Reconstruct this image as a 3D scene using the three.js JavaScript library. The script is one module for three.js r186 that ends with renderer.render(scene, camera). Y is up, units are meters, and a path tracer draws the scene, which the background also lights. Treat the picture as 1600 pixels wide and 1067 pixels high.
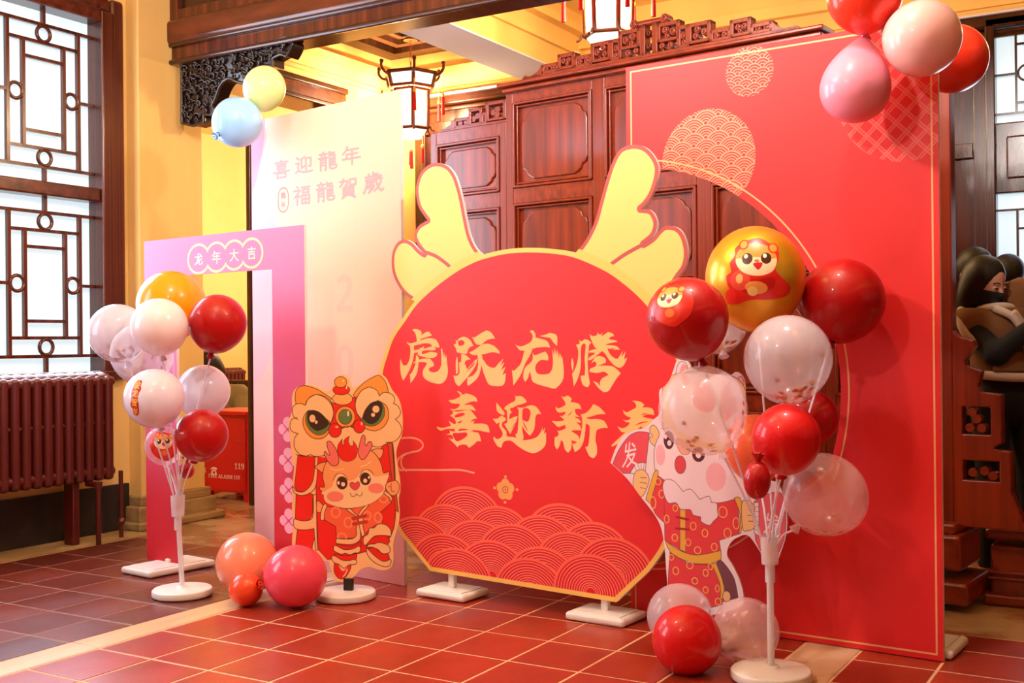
import * as THREE from 'three';
import { RoundedBoxGeometry } from 'three/addons/geometries/RoundedBoxGeometry.js';
import { mergeGeometries, mergeVertices, toCreasedNormals } from 'three/addons/utils/BufferGeometryUtils.js';
import { MarchingCubes } from 'three/addons/objects/MarchingCubes.js';
import { RectAreaLightUniformsLib } from 'three/addons/lights/RectAreaLightUniformsLib.js';
RectAreaLightUniformsLib.init();

// ---------------------------------------------------------------- camera, sky, light, exposure
const V3 = (x, y, z) => new THREE.Vector3(x, y, z), R = THREE.MathUtils.degToRad;
const scene = new THREE.Scene();
scene.background = new THREE.Color(0.75, 0.86, 1.0);
const camera = new THREE.PerspectiveCamera(2 * Math.atan(533.5 / 1757) * 180 / Math.PI, 1600 / 1067, 0.05, 60);
camera.rotation.order = 'YXZ';
camera.position.set(0, 1.2, 0);
camera.rotation.set(0.001, R(30.86), -0.0095);
scene.add(camera);
const renderer = new THREE.WebGLRenderer({ antialias: true });
renderer.toneMapping = THREE.LinearToneMapping;
renderer.toneMappingExposure = 1.0;
renderer.shadowMap.enabled = true;
const LIGHT = {
  lantern: new THREE.Color(1, 0.72, 0.38), lanternPower: 15,          // the room behind the beam
  front: new THREE.Color(1, 0.94, 0.88), frontPower: 16,              // lanterns over the boards
  day: new THREE.Color(0.76, 0.83, 1.0), dayPower: 9,                 // daylight through the frosted panes
};
function windowLight(w, h, at, towards, power) {                      // the glowing face of a frosted window
  const l = new THREE.RectAreaLight(LIGHT.day, power, w, h);
  l.position.copy(at); l.lookAt(towards); scene.add(l);
}

// ---------------------------------------------------------------- helpers
let seed = 7;
const rnd = () => { seed = (seed * 16807) % 2147483647; return seed / 2147483647; };
const taken = {};
function numbered(n) { const k = taken[n] = (taken[n] ?? -1) + 1; return k ? n + '_' + String(k).padStart(3, '0') : n; }
function shade(o) { o.traverse((m) => { if (m.isMesh) { m.castShadow = true; m.receiveShadow = true; } }); return o; }
function fuse(g) {
  if (!Array.isArray(g)) return g;
  if (g.length === 1) return g[0];
  return mergeGeometries(g.map((q) => { const c = q.index ? q.toNonIndexed() : q.clone(); for (const k of Object.keys(c.attributes)) if (!['position', 'normal', 'uv'].includes(k)) c.deleteAttribute(k); c.clearGroups(); return c; }));
}
function obj(name, g, m, parent = scene, label) {
  const o = new THREE.Mesh(fuse(g), m); o.name = parent === scene ? numbered(name) : name;
  if (label) o.userData.label = label;
  parent.add(o); return shade(o);
}
function thing(name, label, category, pos = [0, 0, 0], turn = 0, group) {
  const o = new THREE.Group(); o.name = numbered(name); scene.add(o);
  o.position.set(...pos); o.rotation.y = turn; o.userData = { label, category };
  if (group) o.userData.group = group;
  return o;
}
function struct(name, g, m, parent = scene) { const o = obj(name, g, m, parent); if (parent === scene) o.userData.kind = 'structure'; return o; }
function room(name) { const o = new THREE.Group(); o.name = name; o.userData.kind = 'structure'; scene.add(o); return o; }
function stuff(o) { o.userData.kind = 'stuff'; return o; }
const box = (w, h, d, x = 0, y = 0, z = 0) => uvBox(new THREE.BoxGeometry(w, h, d), w, h, d).translate(x, y, z);
const rbox = (w, h, d, x = 0, y = 0, z = 0, r = 0.006, s = 2) => new RoundedBoxGeometry(w, h, d, s, Math.min(r, w / 2.1, h / 2.1, d / 2.1)).translate(x, y, z);
function uvBox(g, w, h, d) {                                          // uv in metres
  const u = g.attributes.uv, s = [[d, h], [d, h], [w, d], [w, d], [w, h], [w, h]];
  for (let f = 0; f < 6; f++) for (let i = 0; i < 4; i++) u.setXY(f * 4 + i, u.getX(f * 4 + i) * s[f][0], u.getY(f * 4 + i) * s[f][1]);
  return g;
}
const span = (x0, x1, y0, y1, z0, z1) => box(x1 - x0, y1 - y0, z1 - z0, (x0 + x1) / 2, (y0 + y1) / 2, (z0 + z1) / 2);
const tube = (pts, r, seg = 24, rad = 8) => new THREE.TubeGeometry(new THREE.CatmullRomCurve3(pts), seg, r, rad);
function rod(a, b, r, r2 = r, n = 10) {
  const d = b.clone().sub(a), g = new THREE.CylinderGeometry(r2, r, d.length(), n);
  return g.applyQuaternion(new THREE.Quaternion().setFromUnitVectors(V3(0, 1, 0), d.clone().normalize())).translate(...a.clone().add(b).multiplyScalar(0.5).toArray());
}
const ring = (R0, r, x, y, z, n = 28) => new THREE.TorusGeometry(R0, r, 8, n).translate(x, y, z);

// outlines: "x,y x,y! ..." in millimetres, "!" marks a corner
const points = (s) => s.trim().split(/\s+/).map((t) => { const [x, y] = t.replace('!', '').split(',').map(Number); return { x, y, c: t.endsWith('!') }; });
function bez(p, i, closed) {                                          // control points of the smooth run from p[i] to p[i+1]
  const n = p.length, at = (k) => closed ? p[(k + n) % n] : p[Math.min(n - 1, Math.max(0, k))];
  const a = at(i - 1), b = at(i), c = at(i + 1), d = at(i + 2);
  const t1 = b.c ? [0, 0] : [(c.x - a.x) / 6, (c.y - a.y) / 6], t2 = c.c ? [0, 0] : [(d.x - b.x) / 6, (d.y - b.y) / 6];
  return [b.x + t1[0], b.y + t1[1], c.x - t2[0], c.y - t2[1], c.x, c.y];
}
function trace(ctx, s, closed = true, smooth = true) {
  const p = points(s); ctx.moveTo(p[0].x, p[0].y);
  for (let i = 0; i < p.length - (closed ? 0 : 1); i++) {
    const q = bez(p, i, closed); if (smooth) ctx.bezierCurveTo(...q); else ctx.lineTo(q[4], q[5]);
  }
  if (closed) ctx.closePath();
}
function outline(s, smooth = true, per = 5) {                         // the same as points of a Shape, in metres
  const p = points(s), out = [];
  for (let i = 0; i < p.length; i++) {
    const b = p[i], q = bez(p, i, true);
    if (!smooth) { out.push(new THREE.Vector2(b.x / 1000, b.y / 1000)); continue; }
    for (let k = 0; k < per; k++) {
      const t = k / per, s1 = 1 - t, f = (a, c, d, e) => s1 ** 3 * a + 3 * s1 * s1 * t * c + 3 * s1 * t * t * d + t ** 3 * e;
      out.push(new THREE.Vector2(f(b.x, q[0], q[2], q[4]) / 1000, f(b.y, q[1], q[3], q[5]) / 1000));
    }
  }
  return out;
}
// a print: a canvas whose units are the millimetres of the board it is pasted on
class Print {
  constructor(x0, y0, x1, y1, k) {
    Object.assign(this, { x0, y0, x1, y1, k });
    this.canvas = document.createElement('canvas'); this.canvas.width = Math.round((x1 - x0) * k); this.canvas.height = Math.round((y1 - y0) * k);
    const c = this.c = this.canvas.getContext('2d'); c.setTransform(k, 0, 0, -k, -x0 * k, y1 * k); c.lineJoin = c.lineCap = 'round';
  }
  all(style) { this.c.fillStyle = style; this.c.fillRect(this.x0, this.y0, this.x1 - this.x0, this.y1 - this.y0); return this; }
  fill(s, style, line, lw = 2, smooth = true) {
    const c = this.c; c.beginPath(); trace(c, s, true, smooth);
    if (style) { c.fillStyle = style; c.fill(); }
    if (line) { c.strokeStyle = line; c.lineWidth = lw; c.stroke(); }
    return this;
  }
  poly(s, style) { return this.fill(s, style, null, 0, false); }
  line(s, style, lw, smooth = true) { const c = this.c; c.beginPath(); trace(c, s, false, smooth); c.strokeStyle = style; c.lineWidth = lw; c.stroke(); return this; }
  ell(list, style, line, lw = 2, rot = 0) {
    for (const t of list.trim().split(/\s+/)) {
      const [x, y, rx, ry] = t.split(',').map(Number), c = this.c; c.beginPath(); c.ellipse(x, y, Math.abs(rx), Math.abs(ry), rot, 0, 7);
      if (style) { c.fillStyle = style; c.fill(); }
      if (line) { c.strokeStyle = line; c.lineWidth = lw; c.stroke(); }
    }
    return this;
  }
  grad(x0, y0, x1, y1, ...stops) { const g = this.c.createLinearGradient(x0, y0, x1, y1); stops.forEach((s, i) => g.addColorStop(i / (stops.length - 1), s)); return g; }
  glyph(ch, x, y, w, h, style, lw, skew = 0) {                        // a written character centred on x, y
    const c = this.c; c.save(); c.transform(w / 100, skew, 0, -h / 100, x - w / 2, y + h / 2 - skew * 50); c.strokeStyle = style; c.lineWidth = lw * 100 / Math.max(w, h);
    for (const s of GLYPH[ch].split('|')) { c.beginPath(); trace(c, s, false, !ch.match(/[吉]/)); c.stroke(); }
    c.restore(); return this;
  }
  texture() { const t = new THREE.CanvasTexture(this.canvas); t.colorSpace = THREE.SRGBColorSpace; t.magFilter = THREE.LinearFilter; t.anisotropy = 8; return t; }
  material(o = {}) { return new THREE.MeshPhysicalMaterial({ map: this.texture(), roughness: 0.55, ...o }); }
  uv(g) {                                                             // planar: the print lies flat on the board
    const p = g.attributes.position, u = new Float32Array(p.count * 2);
    for (let i = 0; i < p.count; i++) { u[2 * i] = (p.getX(i) * 1000 - this.x0) / (this.x1 - this.x0); u[2 * i + 1] = (p.getY(i) * 1000 - this.y0) / (this.y1 - this.y0); }
    g.setAttribute('uv', new THREE.BufferAttribute(u, 2)); return g;
  }
}
const GLYPH = {
  龙: '12,34 88,32|45,8 44,40 32,72 10,92|54,34 54,82 62,90 84,88 90,72|82,48 66,62 34,80|62,12 76,24',
  年: '30,6 22,24 8,40|26,22! 86,22|26,44! 80,44|26,44! 26,66|6,66! 94,66|54,22! 54,96',
  大: '8,36 92,36|50,8 48,40 36,70 10,94|50,40 64,72 92,94',
  吉: '14,20 86,20|50,4 50,40|22,40 78,40|24,56 24,92|24,56 76,56 76,92|24,88 76,88',
  喜: '14,14! 86,14|50,4 50,26|24,26! 76,26|28,36! 28,50|28,36! 72,36! 72,50|28,49! 72,49|36,53 40,62|64,53 58,62|4,65! 96,63|26,72! 26,96|26,72! 74,72! 74,96|26,94! 74,94',
  迎: '12,10 24,20|8,38! 24,38! 18,60 24,78|6,86 22,78 50,88 96,86|54,10 36,20|38,18! 38,66! 54,56|60,18! 88,18! 88,60 78,58|62,18! 62,78',
  龍: '28,4 28,12|8,14! 48,14|18,20 22,30|38,20 34,30|4,34! 52,34|14,42! 14,96|14,42! 42,42! 42,92 36,94|14,56! 42,56|14,70! 42,70|60,6! 60,24|60,14! 86,14|60,26! 88,26! 88,40! 62,40! 62,80 70,92 94,90 96,76|66,50! 90,50|66,62! 90,62|66,74! 88,74',
  福: '22,6 28,14|6,26! 40,26! 8,62|24,42! 24,96|28,48 38,58|48,12! 92,12|54,24! 54,40|54,24! 86,24! 86,40|54,39! 86,39|50,52! 50,94|50,52! 90,52! 90,94|70,52! 70,92|50,72! 90,72|50,92! 90,92',
  賀: '8,18! 46,18! 42,38 36,38|26,6 22,26 8,42|58,12! 58,40|58,12! 88,12! 88,40|58,38! 88,38|26,48! 26,84|26,48! 76,48! 76,84|26,60! 76,60|26,72! 76,72|26,84! 76,84|38,86 20,98|62,86 84,98',
  歲: '50,2! 50,20|50,11! 72,11|28,8! 28,20|12,21! 88,21|14,34! 92,34|18,34 16,66 4,94|62,24 70,62 88,90 98,82|88,46 74,70 56,88|76,24 86,30|26,46! 54,46|40,46! 40,56|30,58 24,72|48,56 34,84|28,66! 54,64! 44,80 28,94',
  发: '30,12 24,38! 86,38|50,8 44,40 30,70 8,92|34,54! 80,54! 62,78 34,96|42,58 62,80 92,96|66,14 80,26',
  金: '50,4 34,24 6,42|50,4 66,24 94,42|30,40! 70,40|16,60! 84,60|50,40! 50,92|28,68 36,82|72,68 64,82|8,94! 92,94',
  贺: '8,18! 46,18! 42,40 36,40|26,6 22,26 8,44|58,12! 58,42|58,12! 88,12! 88,42|58,40! 88,40|26,50! 26,80|26,50! 74,50! 74,80|50,58 48,76 18,97|58,80 84,97',
  岁: '50,4! 50,28|18,12! 18,30! 82,30|82,12! 82,30|42,36 18,66|34,48! 78,48! 62,74 18,98|40,62 54,72',
  警: '6,14! 44,14|18,6! 18,22|34,6! 34,22|14,26! 46,26! 44,46|14,34! 32,34! 32,46! 14,46|62,6 54,24|58,16! 92,16|84,18 74,36 54,50|62,22 90,50|10,56! 90,56|30,64! 70,64|30,72! 70,72|32,80! 32,98|32,80! 68,80! 68,98|32,97! 68,97',
};

// ---------------------------------------------------------------- surfaces
function noise2(w, h, f, oct = 4, s0 = 1) {                           // tileable value noise in 0..1
  const out = new Float32Array(w * h); let amp = 0.5, tot = 0, sd = s0 * 7919 + 13;
  const rr = () => { sd = (sd * 16807) % 2147483647; return sd / 2147483647; };
  for (let o = 0; o < oct; o++) {
    const gx = Math.max(1, Math.round(f[0] * 2 ** o)), gy = Math.max(1, Math.round(f[1] * 2 ** o)), g = Float32Array.from({ length: gx * gy }, rr);
    for (let y = 0; y < h; y++) for (let x = 0; x < w; x++) {
      const u = x / w * gx, v = y / h * gy, x0 = Math.floor(u), y0 = Math.floor(v), a = u - x0, b = v - y0, sx = a * a * (3 - 2 * a), sy = b * b * (3 - 2 * b);
      const x1 = (x0 + 1) % gx, y1 = (y0 + 1) % gy;
      out[y * w + x] += amp * ((g[y0 * gx + x0] * (1 - sx) + g[y0 * gx + x1] * sx) * (1 - sy) + (g[y1 * gx + x0] * (1 - sx) + g[y1 * gx + x1] * sx) * sy);
    }
    tot += amp; amp *= 0.5;
  }
  return out.map((x) => x / tot);
}
function tex(w, h, fn, srgb = true) {
  const d = new Uint8Array(w * h * 4);
  for (let y = 0; y < h; y++) for (let x = 0; x < w; x++) { const c = fn(y * w + x, x, y), o = (y * w + x) * 4; d[o] = c[0]; d[o + 1] = c[1]; d[o + 2] = c[2]; d[o + 3] = 255; }
  const t = new THREE.DataTexture(d, w, h); t.wrapS = t.wrapT = THREE.RepeatWrapping; t.magFilter = THREE.LinearFilter; t.minFilter = THREE.LinearMipmapLinearFilter; t.generateMipmaps = true;
  if (srgb) t.colorSpace = THREE.SRGBColorSpace; t.needsUpdate = true; return t;
}
const mixc = (a, b, t) => a.map((x, i) => x + (b[i] - x) * Math.min(1, Math.max(0, t)));
const grain = noise2(256, 512, [24, 3], 4, 3), patch = noise2(256, 256, [4, 4], 5, 5), fine = noise2(256, 256, [40, 40], 2, 9);
function wood(a, b, o = {}) {
  const t = tex(256, 512, (i) => mixc(a, b, (grain[i] - 0.3) * 2)); t.repeat.set(o.rx ?? 1.5, o.ry ?? 0.7);
  return new THREE.MeshPhysicalMaterial({ map: t, roughness: o.rough ?? 0.28, clearcoat: o.coat ?? 0.35, clearcoatRoughness: 0.15 });
}
const M = {};
M.wood = wood([152, 50, 15], [108, 32, 8]);                             // polished mahogany of the screen
M.darkWood = wood([74, 32, 16], [42, 16, 8], { rough: 0.24 });
M.frameWood = wood([104, 44, 22], [66, 24, 12], { rough: 0.25 });
M.carved = wood([48, 26, 15], [26, 13, 8], { rough: 0.3 });
M.coffer = wood([74, 36, 14], [46, 20, 7], { rough: 0.45, coat: 0.2 });
const plasterMap = tex(256, 256, (i) => mixc([240, 200, 126], [231, 188, 112], patch[i] * 0.7 + fine[i] * 0.3)); plasterMap.repeat.set(0.4, 0.4);
M.plaster = new THREE.MeshStandardMaterial({ map: plasterMap, roughness: 0.85 });
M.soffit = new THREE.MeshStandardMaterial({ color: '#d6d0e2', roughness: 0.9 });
M.white = new THREE.MeshStandardMaterial({ color: '#e9e6e2', roughness: 0.8 });
const marbleVein = noise2(512, 512, [3, 5], 6, 21);
const marbleMap = tex(512, 512, (i, x, y) => { const v = Math.abs(marbleVein[i] - 0.5) * 6, n = patch[(y % 256) * 256 + x % 256]; return mixc(mixc([216, 186, 142], [176, 132, 88], n), [150, 96, 58], Math.max(0, 1 - v) * 0.8); });
marbleMap.repeat.set(0.9, 0.9);
M.marble = new THREE.MeshPhysicalMaterial({ map: marbleMap, roughness: 0.22, clearcoat: 0.3 });
const stripMap = marbleMap.clone(); stripMap.repeat.set(2, 2);
M.strip = new THREE.MeshPhysicalMaterial({ map: tex(256, 256, (i) => mixc([226, 196, 158], [196, 158, 116], patch[i])), roughness: 0.3 });
M.stone = new THREE.MeshStandardMaterial({ map: tex(256, 256, (i) => mixc([190, 158, 106], [140, 108, 66], patch[i] * 1.3 - 0.1)), roughness: 0.6 });
M.darkStone = new THREE.MeshStandardMaterial({ map: tex(256, 256, (i) => mixc([50, 38, 28], [24, 18, 14], patch[i] * 1.4 - 0.2)), roughness: 0.4 });
M.grout = new THREE.MeshStandardMaterial({ color: '#dcac80', roughness: 0.8 });
M.oldGrout = new THREE.MeshStandardMaterial({ color: '#9a7060', roughness: 0.8 });
const tileRough = tex(256, 256, (i) => { const v = 255 * (0.24 + 0.20 * patch[i] + 0.05 * fine[i]); return [v, v, v]; }, false);
M.tiles = [[174, 54, 27], [166, 49, 24], [178, 58, 30], [163, 51, 27], [170, 51, 24], [124, 50, 35], [114, 46, 34], [130, 54, 38], [108, 44, 34], [120, 46, 31]].map((c, k) => {
  const n = noise2(128, 128, [3, 3], 5, 40 + k);
  return new THREE.MeshPhysicalMaterial({ map: tex(128, 128, (i) => mixc(c, c.map((x) => x * 0.84), n[i] * 1.4 - 0.2)), roughnessMap: tileRough, roughness: 1, clearcoat: 0.28, clearcoatRoughness: 0.22, specularIntensity: 0.6 });
});
M.pane = new THREE.MeshPhysicalMaterial({ color: '#aab4bc', roughness: 0.35, emissive: new THREE.Color(0.76, 0.93, 1.0), emissiveIntensity: 0.86 });
M.iron = new THREE.MeshPhysicalMaterial({ color: '#56150f', roughness: 0.38, clearcoat: 0.35, clearcoatRoughness: 0.3 });
M.plastic = new THREE.MeshPhysicalMaterial({ color: '#ece4dc', roughness: 0.4, clearcoat: 0.2 });
M.foam = new THREE.MeshStandardMaterial({ color: '#efe6e4', roughness: 0.7 });
M.foamYellow = new THREE.MeshStandardMaterial({ color: '#f2c86a', roughness: 0.7 });
M.clearPlastic = new THREE.MeshPhysicalMaterial({ color: '#f4eef2', roughness: 0.2, transparent: true, opacity: 0.6, clearcoat: 0.6 });
M.gold = new THREE.MeshPhysicalMaterial({ color: '#d8a13a', roughness: 0.3, metalness: 0.8 });
M.red = new THREE.MeshStandardMaterial({ color: '#c8141c', roughness: 0.7 });
M.steel = new THREE.MeshStandardMaterial({ color: '#8a8d92', roughness: 0.35, metalness: 0.9 });

// ---------------------------------------------------------------- floor: terracotta tiles between marble strips, marble beyond
const floor = room('floor');
obj('subfloor', [span(-3.8, 2.75, -0.12, -0.0022, -4.85, 2.75), span(-9.6, 2.75, -0.12, -0.0145, -10.6, -4.86)], M.grout, floor);
obj('subfloor', [span(-6.35, -3.8, -0.12, -0.0022, -4.85, 2.75)], M.oldGrout, floor);
const ZL = [-4.845]; for (let z = -4.597; z < 2.5; z += 0.3215) ZL.push(z);
const fields = [[-5.655, -3.895, -4.145], [-3.714, -1.298, -3.412], [-1.08, 2.6, -0.778]];
const inView = (x, z) => { const d = -0.513 * x - 0.858 * z, s = 0.858 * x - 0.513 * z; return d > 3.5 && Math.abs(s) < d * 0.47 + 0.3 && d < 9; };
const tileGeo = {}, far = [];
for (const [x0, x1, first] of fields) {
  const xs = []; const off = first < x0 ? first : first;
  if (x0 < -5) { for (let x = -5.655; x < -4.1; x += 0.302) xs.push(x); xs.push(-3.895); } else { for (let x = x0; x < x1 + 0.01; x += 0.302) xs.push(x); }
  for (let i = 0; i + 1 < xs.length; i++) for (let k = 0; k + 1 < ZL.length; k++) {
    const w = xs[i + 1] - xs[i] - 0.011, d = ZL[k + 1] - ZL[k] - 0.011, cx = (xs[i] + xs[i + 1]) / 2, cz = (ZL[k] + ZL[k + 1]) / 2, key = w.toFixed(3) + '_' + d.toFixed(3) + '_' + Math.floor(rnd() * 3);
    const g = tileGeo[key] ??= (() => { const t = rbox(w, 0.02, d, 0, -0.01, 0, 0.0022, 1), p = t.attributes.position, u = t.attributes.uv, a = rnd(); for (let q = 0; q < p.count; q++) u.setXY(q, p.getX(q) * 1.2 + a, p.getZ(q) * 1.2 + a * 3); return t; })();
    const dy = -0.0008 * rnd();
    if (inView(cx, cz)) { const t = obj('tile', g, M.tiles[Math.floor(rnd() * 5) + (x0 < -5 ? 5 : 0)], floor); t.position.set(cx, dy, cz); } else far.push(g.clone().translate(cx, dy, cz));
  }
}
stuff(obj('floor_tiles_out_of_sight', far, M.tiles[0], floor));
for (const [x0, x1] of [[-3.89, -3.722], [-1.29, -1.085]]) for (let z = -4.845; z < 2.4; z += 0.92) {
  const s = obj('marble_strip', rbox(x1 - x0, 0.02, 0.914, 0, -0.01, 0, 0.002, 1), M.strip, floor); s.position.set((x0 + x1) / 2, 0, z + 0.46);
}
for (let z = -5.0; z < 2.4; z += 1.1) { const s = obj('border_slab', rbox(0.33, 0.022, 1.095, 0, -0.011, 0, 0.003, 1), M.stone, floor); s.position.set(-5.825, 0.001, z + 0.55); }
{ // marble slabs behind the tiles
  const pieces = [];
  for (let x = -9.5; x < 2.6; x += 0.9) for (let z = -5.745; z > -10.6; z -= 0.9) pieces.push([x, z, 0.9]);
  for (let x = -9.5; x < 2.6; x += 0.9) pieces.push([x, -4.85, 0]);
  pieces.forEach(([x, z]) => {
    const g = box(0.897, 0.02, 0.892), u = g.attributes.uv, a = rnd(), b = rnd(); for (let q = 0; q < u.count; q++) u.setXY(q, u.getX(q) + a, u.getY(q) + b);
    const s = obj('marble_slab', g, M.marble, floor); s.position.set(x + 0.45, -0.011 - (x < -5.9 ? 0.0 : 0), z - 0.449);
  });
}

// ---------------------------------------------------------------- walls, ceiling, beams
struct('wall_left', [span(-6.3, -6, 0, 1.0, -5.62, 2.6), span(-6.3, -6, 3.36, 4.1, -5.62, 2.6), span(-6.3, -6, 1.0, 3.36, -5.62, -4.98), span(-6.3, -6, 1.0, 3.36, -3.22, -2.48), span(-6.3, -6, 1.0, 3.36, -0.72, 2.6)], M.plaster);
struct('wall_left_back', [span(-6.3, -6, 3.28, 4.1, -8.3, -5.62), span(-6.3, -6, 0, 3.28, -8.3, -7.35)], M.plaster);
struct('wall_north', [span(-6, 2.9, 0, 4.1, -8.3, -8)], M.plaster);
struct('wall_right', [span(2.6, 2.9, 0, 4.2, -8, 2.6)], M.plaster);
struct('wall_right_panelling', [span(2.55, 2.6, 0.2, 3.2, -7.9, 2.6)], M.darkWood);
struct('wall_south_panelling', [span(-6, 2.55, 0.2, 3.2, 2.55, 2.6)], M.darkWood);
struct('wall_south', [span(-6.3, 2.9, 0, 4.2, 2.6, 2.9)], M.plaster);
struct('wall_annex_west', [span(-9.8, -9.5, 0, 3.9, -10.6, -5.0)], M.plaster);
struct('wall_annex_north', [span(-9.5, -6.3, 0, 3.9, -10.6, -10.3), span(-6.3, -6, 0, 3.9, -10.6, -8.3)], M.plaster);
struct('wall_annex_south', [span(-9.5, -6.3, 0, 3.9, -5.3, -5.0)], M.plaster);
struct('ceiling', [span(-6.3, 2.9, 4.1, 4.25, -5.62, 2.9), span(-6.3, 2.9, 3.8, 4.25, -8.3, -5.62), span(-9.8, -6.3, 3.6, 3.75, -10.6, -5.0)], M.plaster);
{ // the wooden coffer in the left bay of the back room
  const c = room('ceiling_coffer');
  obj('board', [span(-6, -4.5, 3.775, 3.8, -8, -5.62)], M.coffer, c);
  for (const [a, d, w] of [[0.0, 0.07, 0.16], [0.24, 0.045, 0.07], [0.40, 0.03, 0.05]]) {
    const x0 = -6 + a, x1 = -4.5 - a, z0 = -8 + a, z1 = -5.62 - a, y = 3.775 - d / 2;
    obj('moulding', [span(x0, x1, 3.775 - d, 3.775, z0, z0 + w), span(x0, x1, 3.775 - d, 3.775, z1 - w, z1), span(x0, x0 + w, 3.775 - d, 3.775, z0 + w, z1 - w), span(x1 - w, x1, 3.775 - d, 3.775, z0 + w, z1 - w)], M.coffer, c);
  }
}
{ // plastered beam across the back room, its underside lit by the windows
  const b = room('beam_plastered');
  obj('beam_body', [span(-4.5, -4.1, 3.3, 3.8, -8, -5.62)], M.plaster, b);
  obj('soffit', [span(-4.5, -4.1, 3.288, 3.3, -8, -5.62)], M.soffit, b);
  obj('moulding', [span(-4.1, -4.07, 3.46, 3.5, -8, -5.62), span(-4.1, -4.02, 3.62, 3.68, -8, -5.62)], M.plaster, b);
}
struct('trim_1', [span(-6, -4.5, 3.50, 3.56, -8, -7.95), span(-6, -4.5, 3.35, 3.38, -8, -7.97), span(-4.1, 2.6, 3.52, 3.60, -8, -7.93), span(-4.1, 2.6, 3.38, 3.41, -8, -7.97), span(-6, -5.94, 3.52, 3.58, -7.95, -5.62), span(-6, -5.97, 3.38, 3.41, -7.95, -5.62)], M.plaster);
{ // carved wooden lintel between the rooms
  const b = room('beam_wooden');
  obj('beam_fascia', [span(-5.9, 2.6, 3.125, 3.23, -5.62, -5.38)], M.frameWood, b);
  obj('beam_bead', [rod(V3(-5.9, 3.12, -5.37), V3(2.6, 3.12, -5.37), 0.018), rod(V3(-5.9, 3.235, -5.365), V3(2.6, 3.235, -5.365), 0.016)], M.darkWood, b);
  obj('beam_cornice', [rbox(8.53, 0.165, 0.30, -1.655, 3.32, -5.49, 0.03, 3)], M.frameWood, b);
  obj('beam_panel', [span(-5.9, 2.6, 3.40, 4.1, -5.60, -5.40)], M.darkWood, b);
  const stiles = []; for (let x = -5.9; x < 2.5; x += 1.05) stiles.push(span(x, x + 0.09, 3.40, 4.1, -5.41, -5.365)); stiles.push(span(-5.898, 2.6, 3.401, 3.47, -5.412, -5.369));
  obj('beam_stile', stiles, M.frameWood, b);
}
{ // carved bracket under its left end
  const b = thing('carved_bracket', 'black-brown carved wooden bracket filling the corner under the end of the big beam', 'bracket', [-5.9, 0, -5.36]);
  const out = outline("99,3108! 373,3118 734,3127 1043,3152! 1084,3110 1071,3067 1035,3026! 981,3046 917,3029! 916,2981! 833,2993! 745,2960 675,2899! 599,2923 547,2948 496,2944 449,2904 409,2833 376,2790! 392,2767 379,2730! 299,2741! 304,2691! 207,2676! 95,2706!");
  const s = new THREE.Shape(out);
  obj('board', [new THREE.ExtrudeGeometry(s, { depth: 0.10, bevelEnabled: false }).translate(0, 0, -0.14)], M.carved, b);
  const rim = out.map((p) => V3(p.x, p.y, -0.03));
  obj('rim', [new THREE.TubeGeometry(new THREE.CatmullRomCurve3(rim, true, 'catmullrom', 0.1), 220, 0.012, 6, true)], M.carved, b);
  const inside = (x, y) => { let c = false; for (let i = 0, j = out.length - 1; i < out.length; j = i++) if ((out[i].y > y) !== (out[j].y > y) && x < (out[j].x - out[i].x) * (y - out[i].y) / (out[j].y - out[i].y) + out[i].x) c = !c; return c; };
  const leaves = [];
  for (let k = 0; k < 420; k++) {
    const x = 0.08 + rnd() * 0.95, y = 2.7 + rnd() * 0.45; if (!inside(x, y) || !inside(x + 0.02, y) || !inside(x - 0.02, y) || !inside(x, y + 0.02) || !inside(x, y - 0.02)) continue;
    const a = rnd() * 6.3, r = 0.014 + rnd() * 0.012, p = []; for (let t = 0; t <= 6; t++) { const q = a + t * 0.75, rr = r * (1 - t * 0.11); p.push(V3(x + Math.cos(q) * rr, y + Math.sin(q) * rr, -0.035 + t * 0.0035)); }
    leaves.push(tube(p, 0.0065 + rnd() * 0.003, 8, 5));
  }
  stuff(obj('carved_scroll', leaves, M.carved, b));
}
{ // plastered pilaster with its stone plinth
  const p = room('column_1');
  obj('shaft', [rbox(0.12, 4.1, 0.56, -5.945, 2.05, -5.37, 0.012, 2)], M.plaster, p);
  obj('plinth', [rbox(0.20, 0.15, 0.68, -5.94, 0.075, -5.37, 0.01, 2), rbox(0.16, 0.07, 0.62, -5.94, 0.18, -5.37, 0.012, 2), rbox(0.30, 0.05, 0.76, -5.94, 0.025, -5.37, 0.012, 2)], M.stone, p);
}
{ // the opening to the annex: wooden posts and lintel
  const d = room('door_2');
  obj('lintel', [rbox(0.34, 0.14, 1.75, -6.15, 3.21, -6.48, 0.01)], M.frameWood, d);
  obj('architrave', [rbox(0.05, 0.05, 1.75, -5.98, 3.30, -6.48, 0.012), rbox(0.04, 0.04, 1.75, -5.985, 3.16, -6.48, 0.012)], M.darkWood, d);
  for (const z of [-5.66, -6.245, -7.32]) obj('post', [rbox(z === -6.245 ? 0.04 : 0.3, 3.15, 0.055, z === -6.245 ? -6.01 : -6.15, 1.575, z, 0.008)], M.darkWood, d);
}
struct('baseboard_left', [span(-6, -5.97, 0, 0.30, -5.06, 2.6)], M.darkStone);
struct('ceiling_lamp_wall_strip', [span(2.55, 2.6, 0, 0.2, -5, 2.6)], M.darkStone).name = 'baseboard_right';

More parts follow.
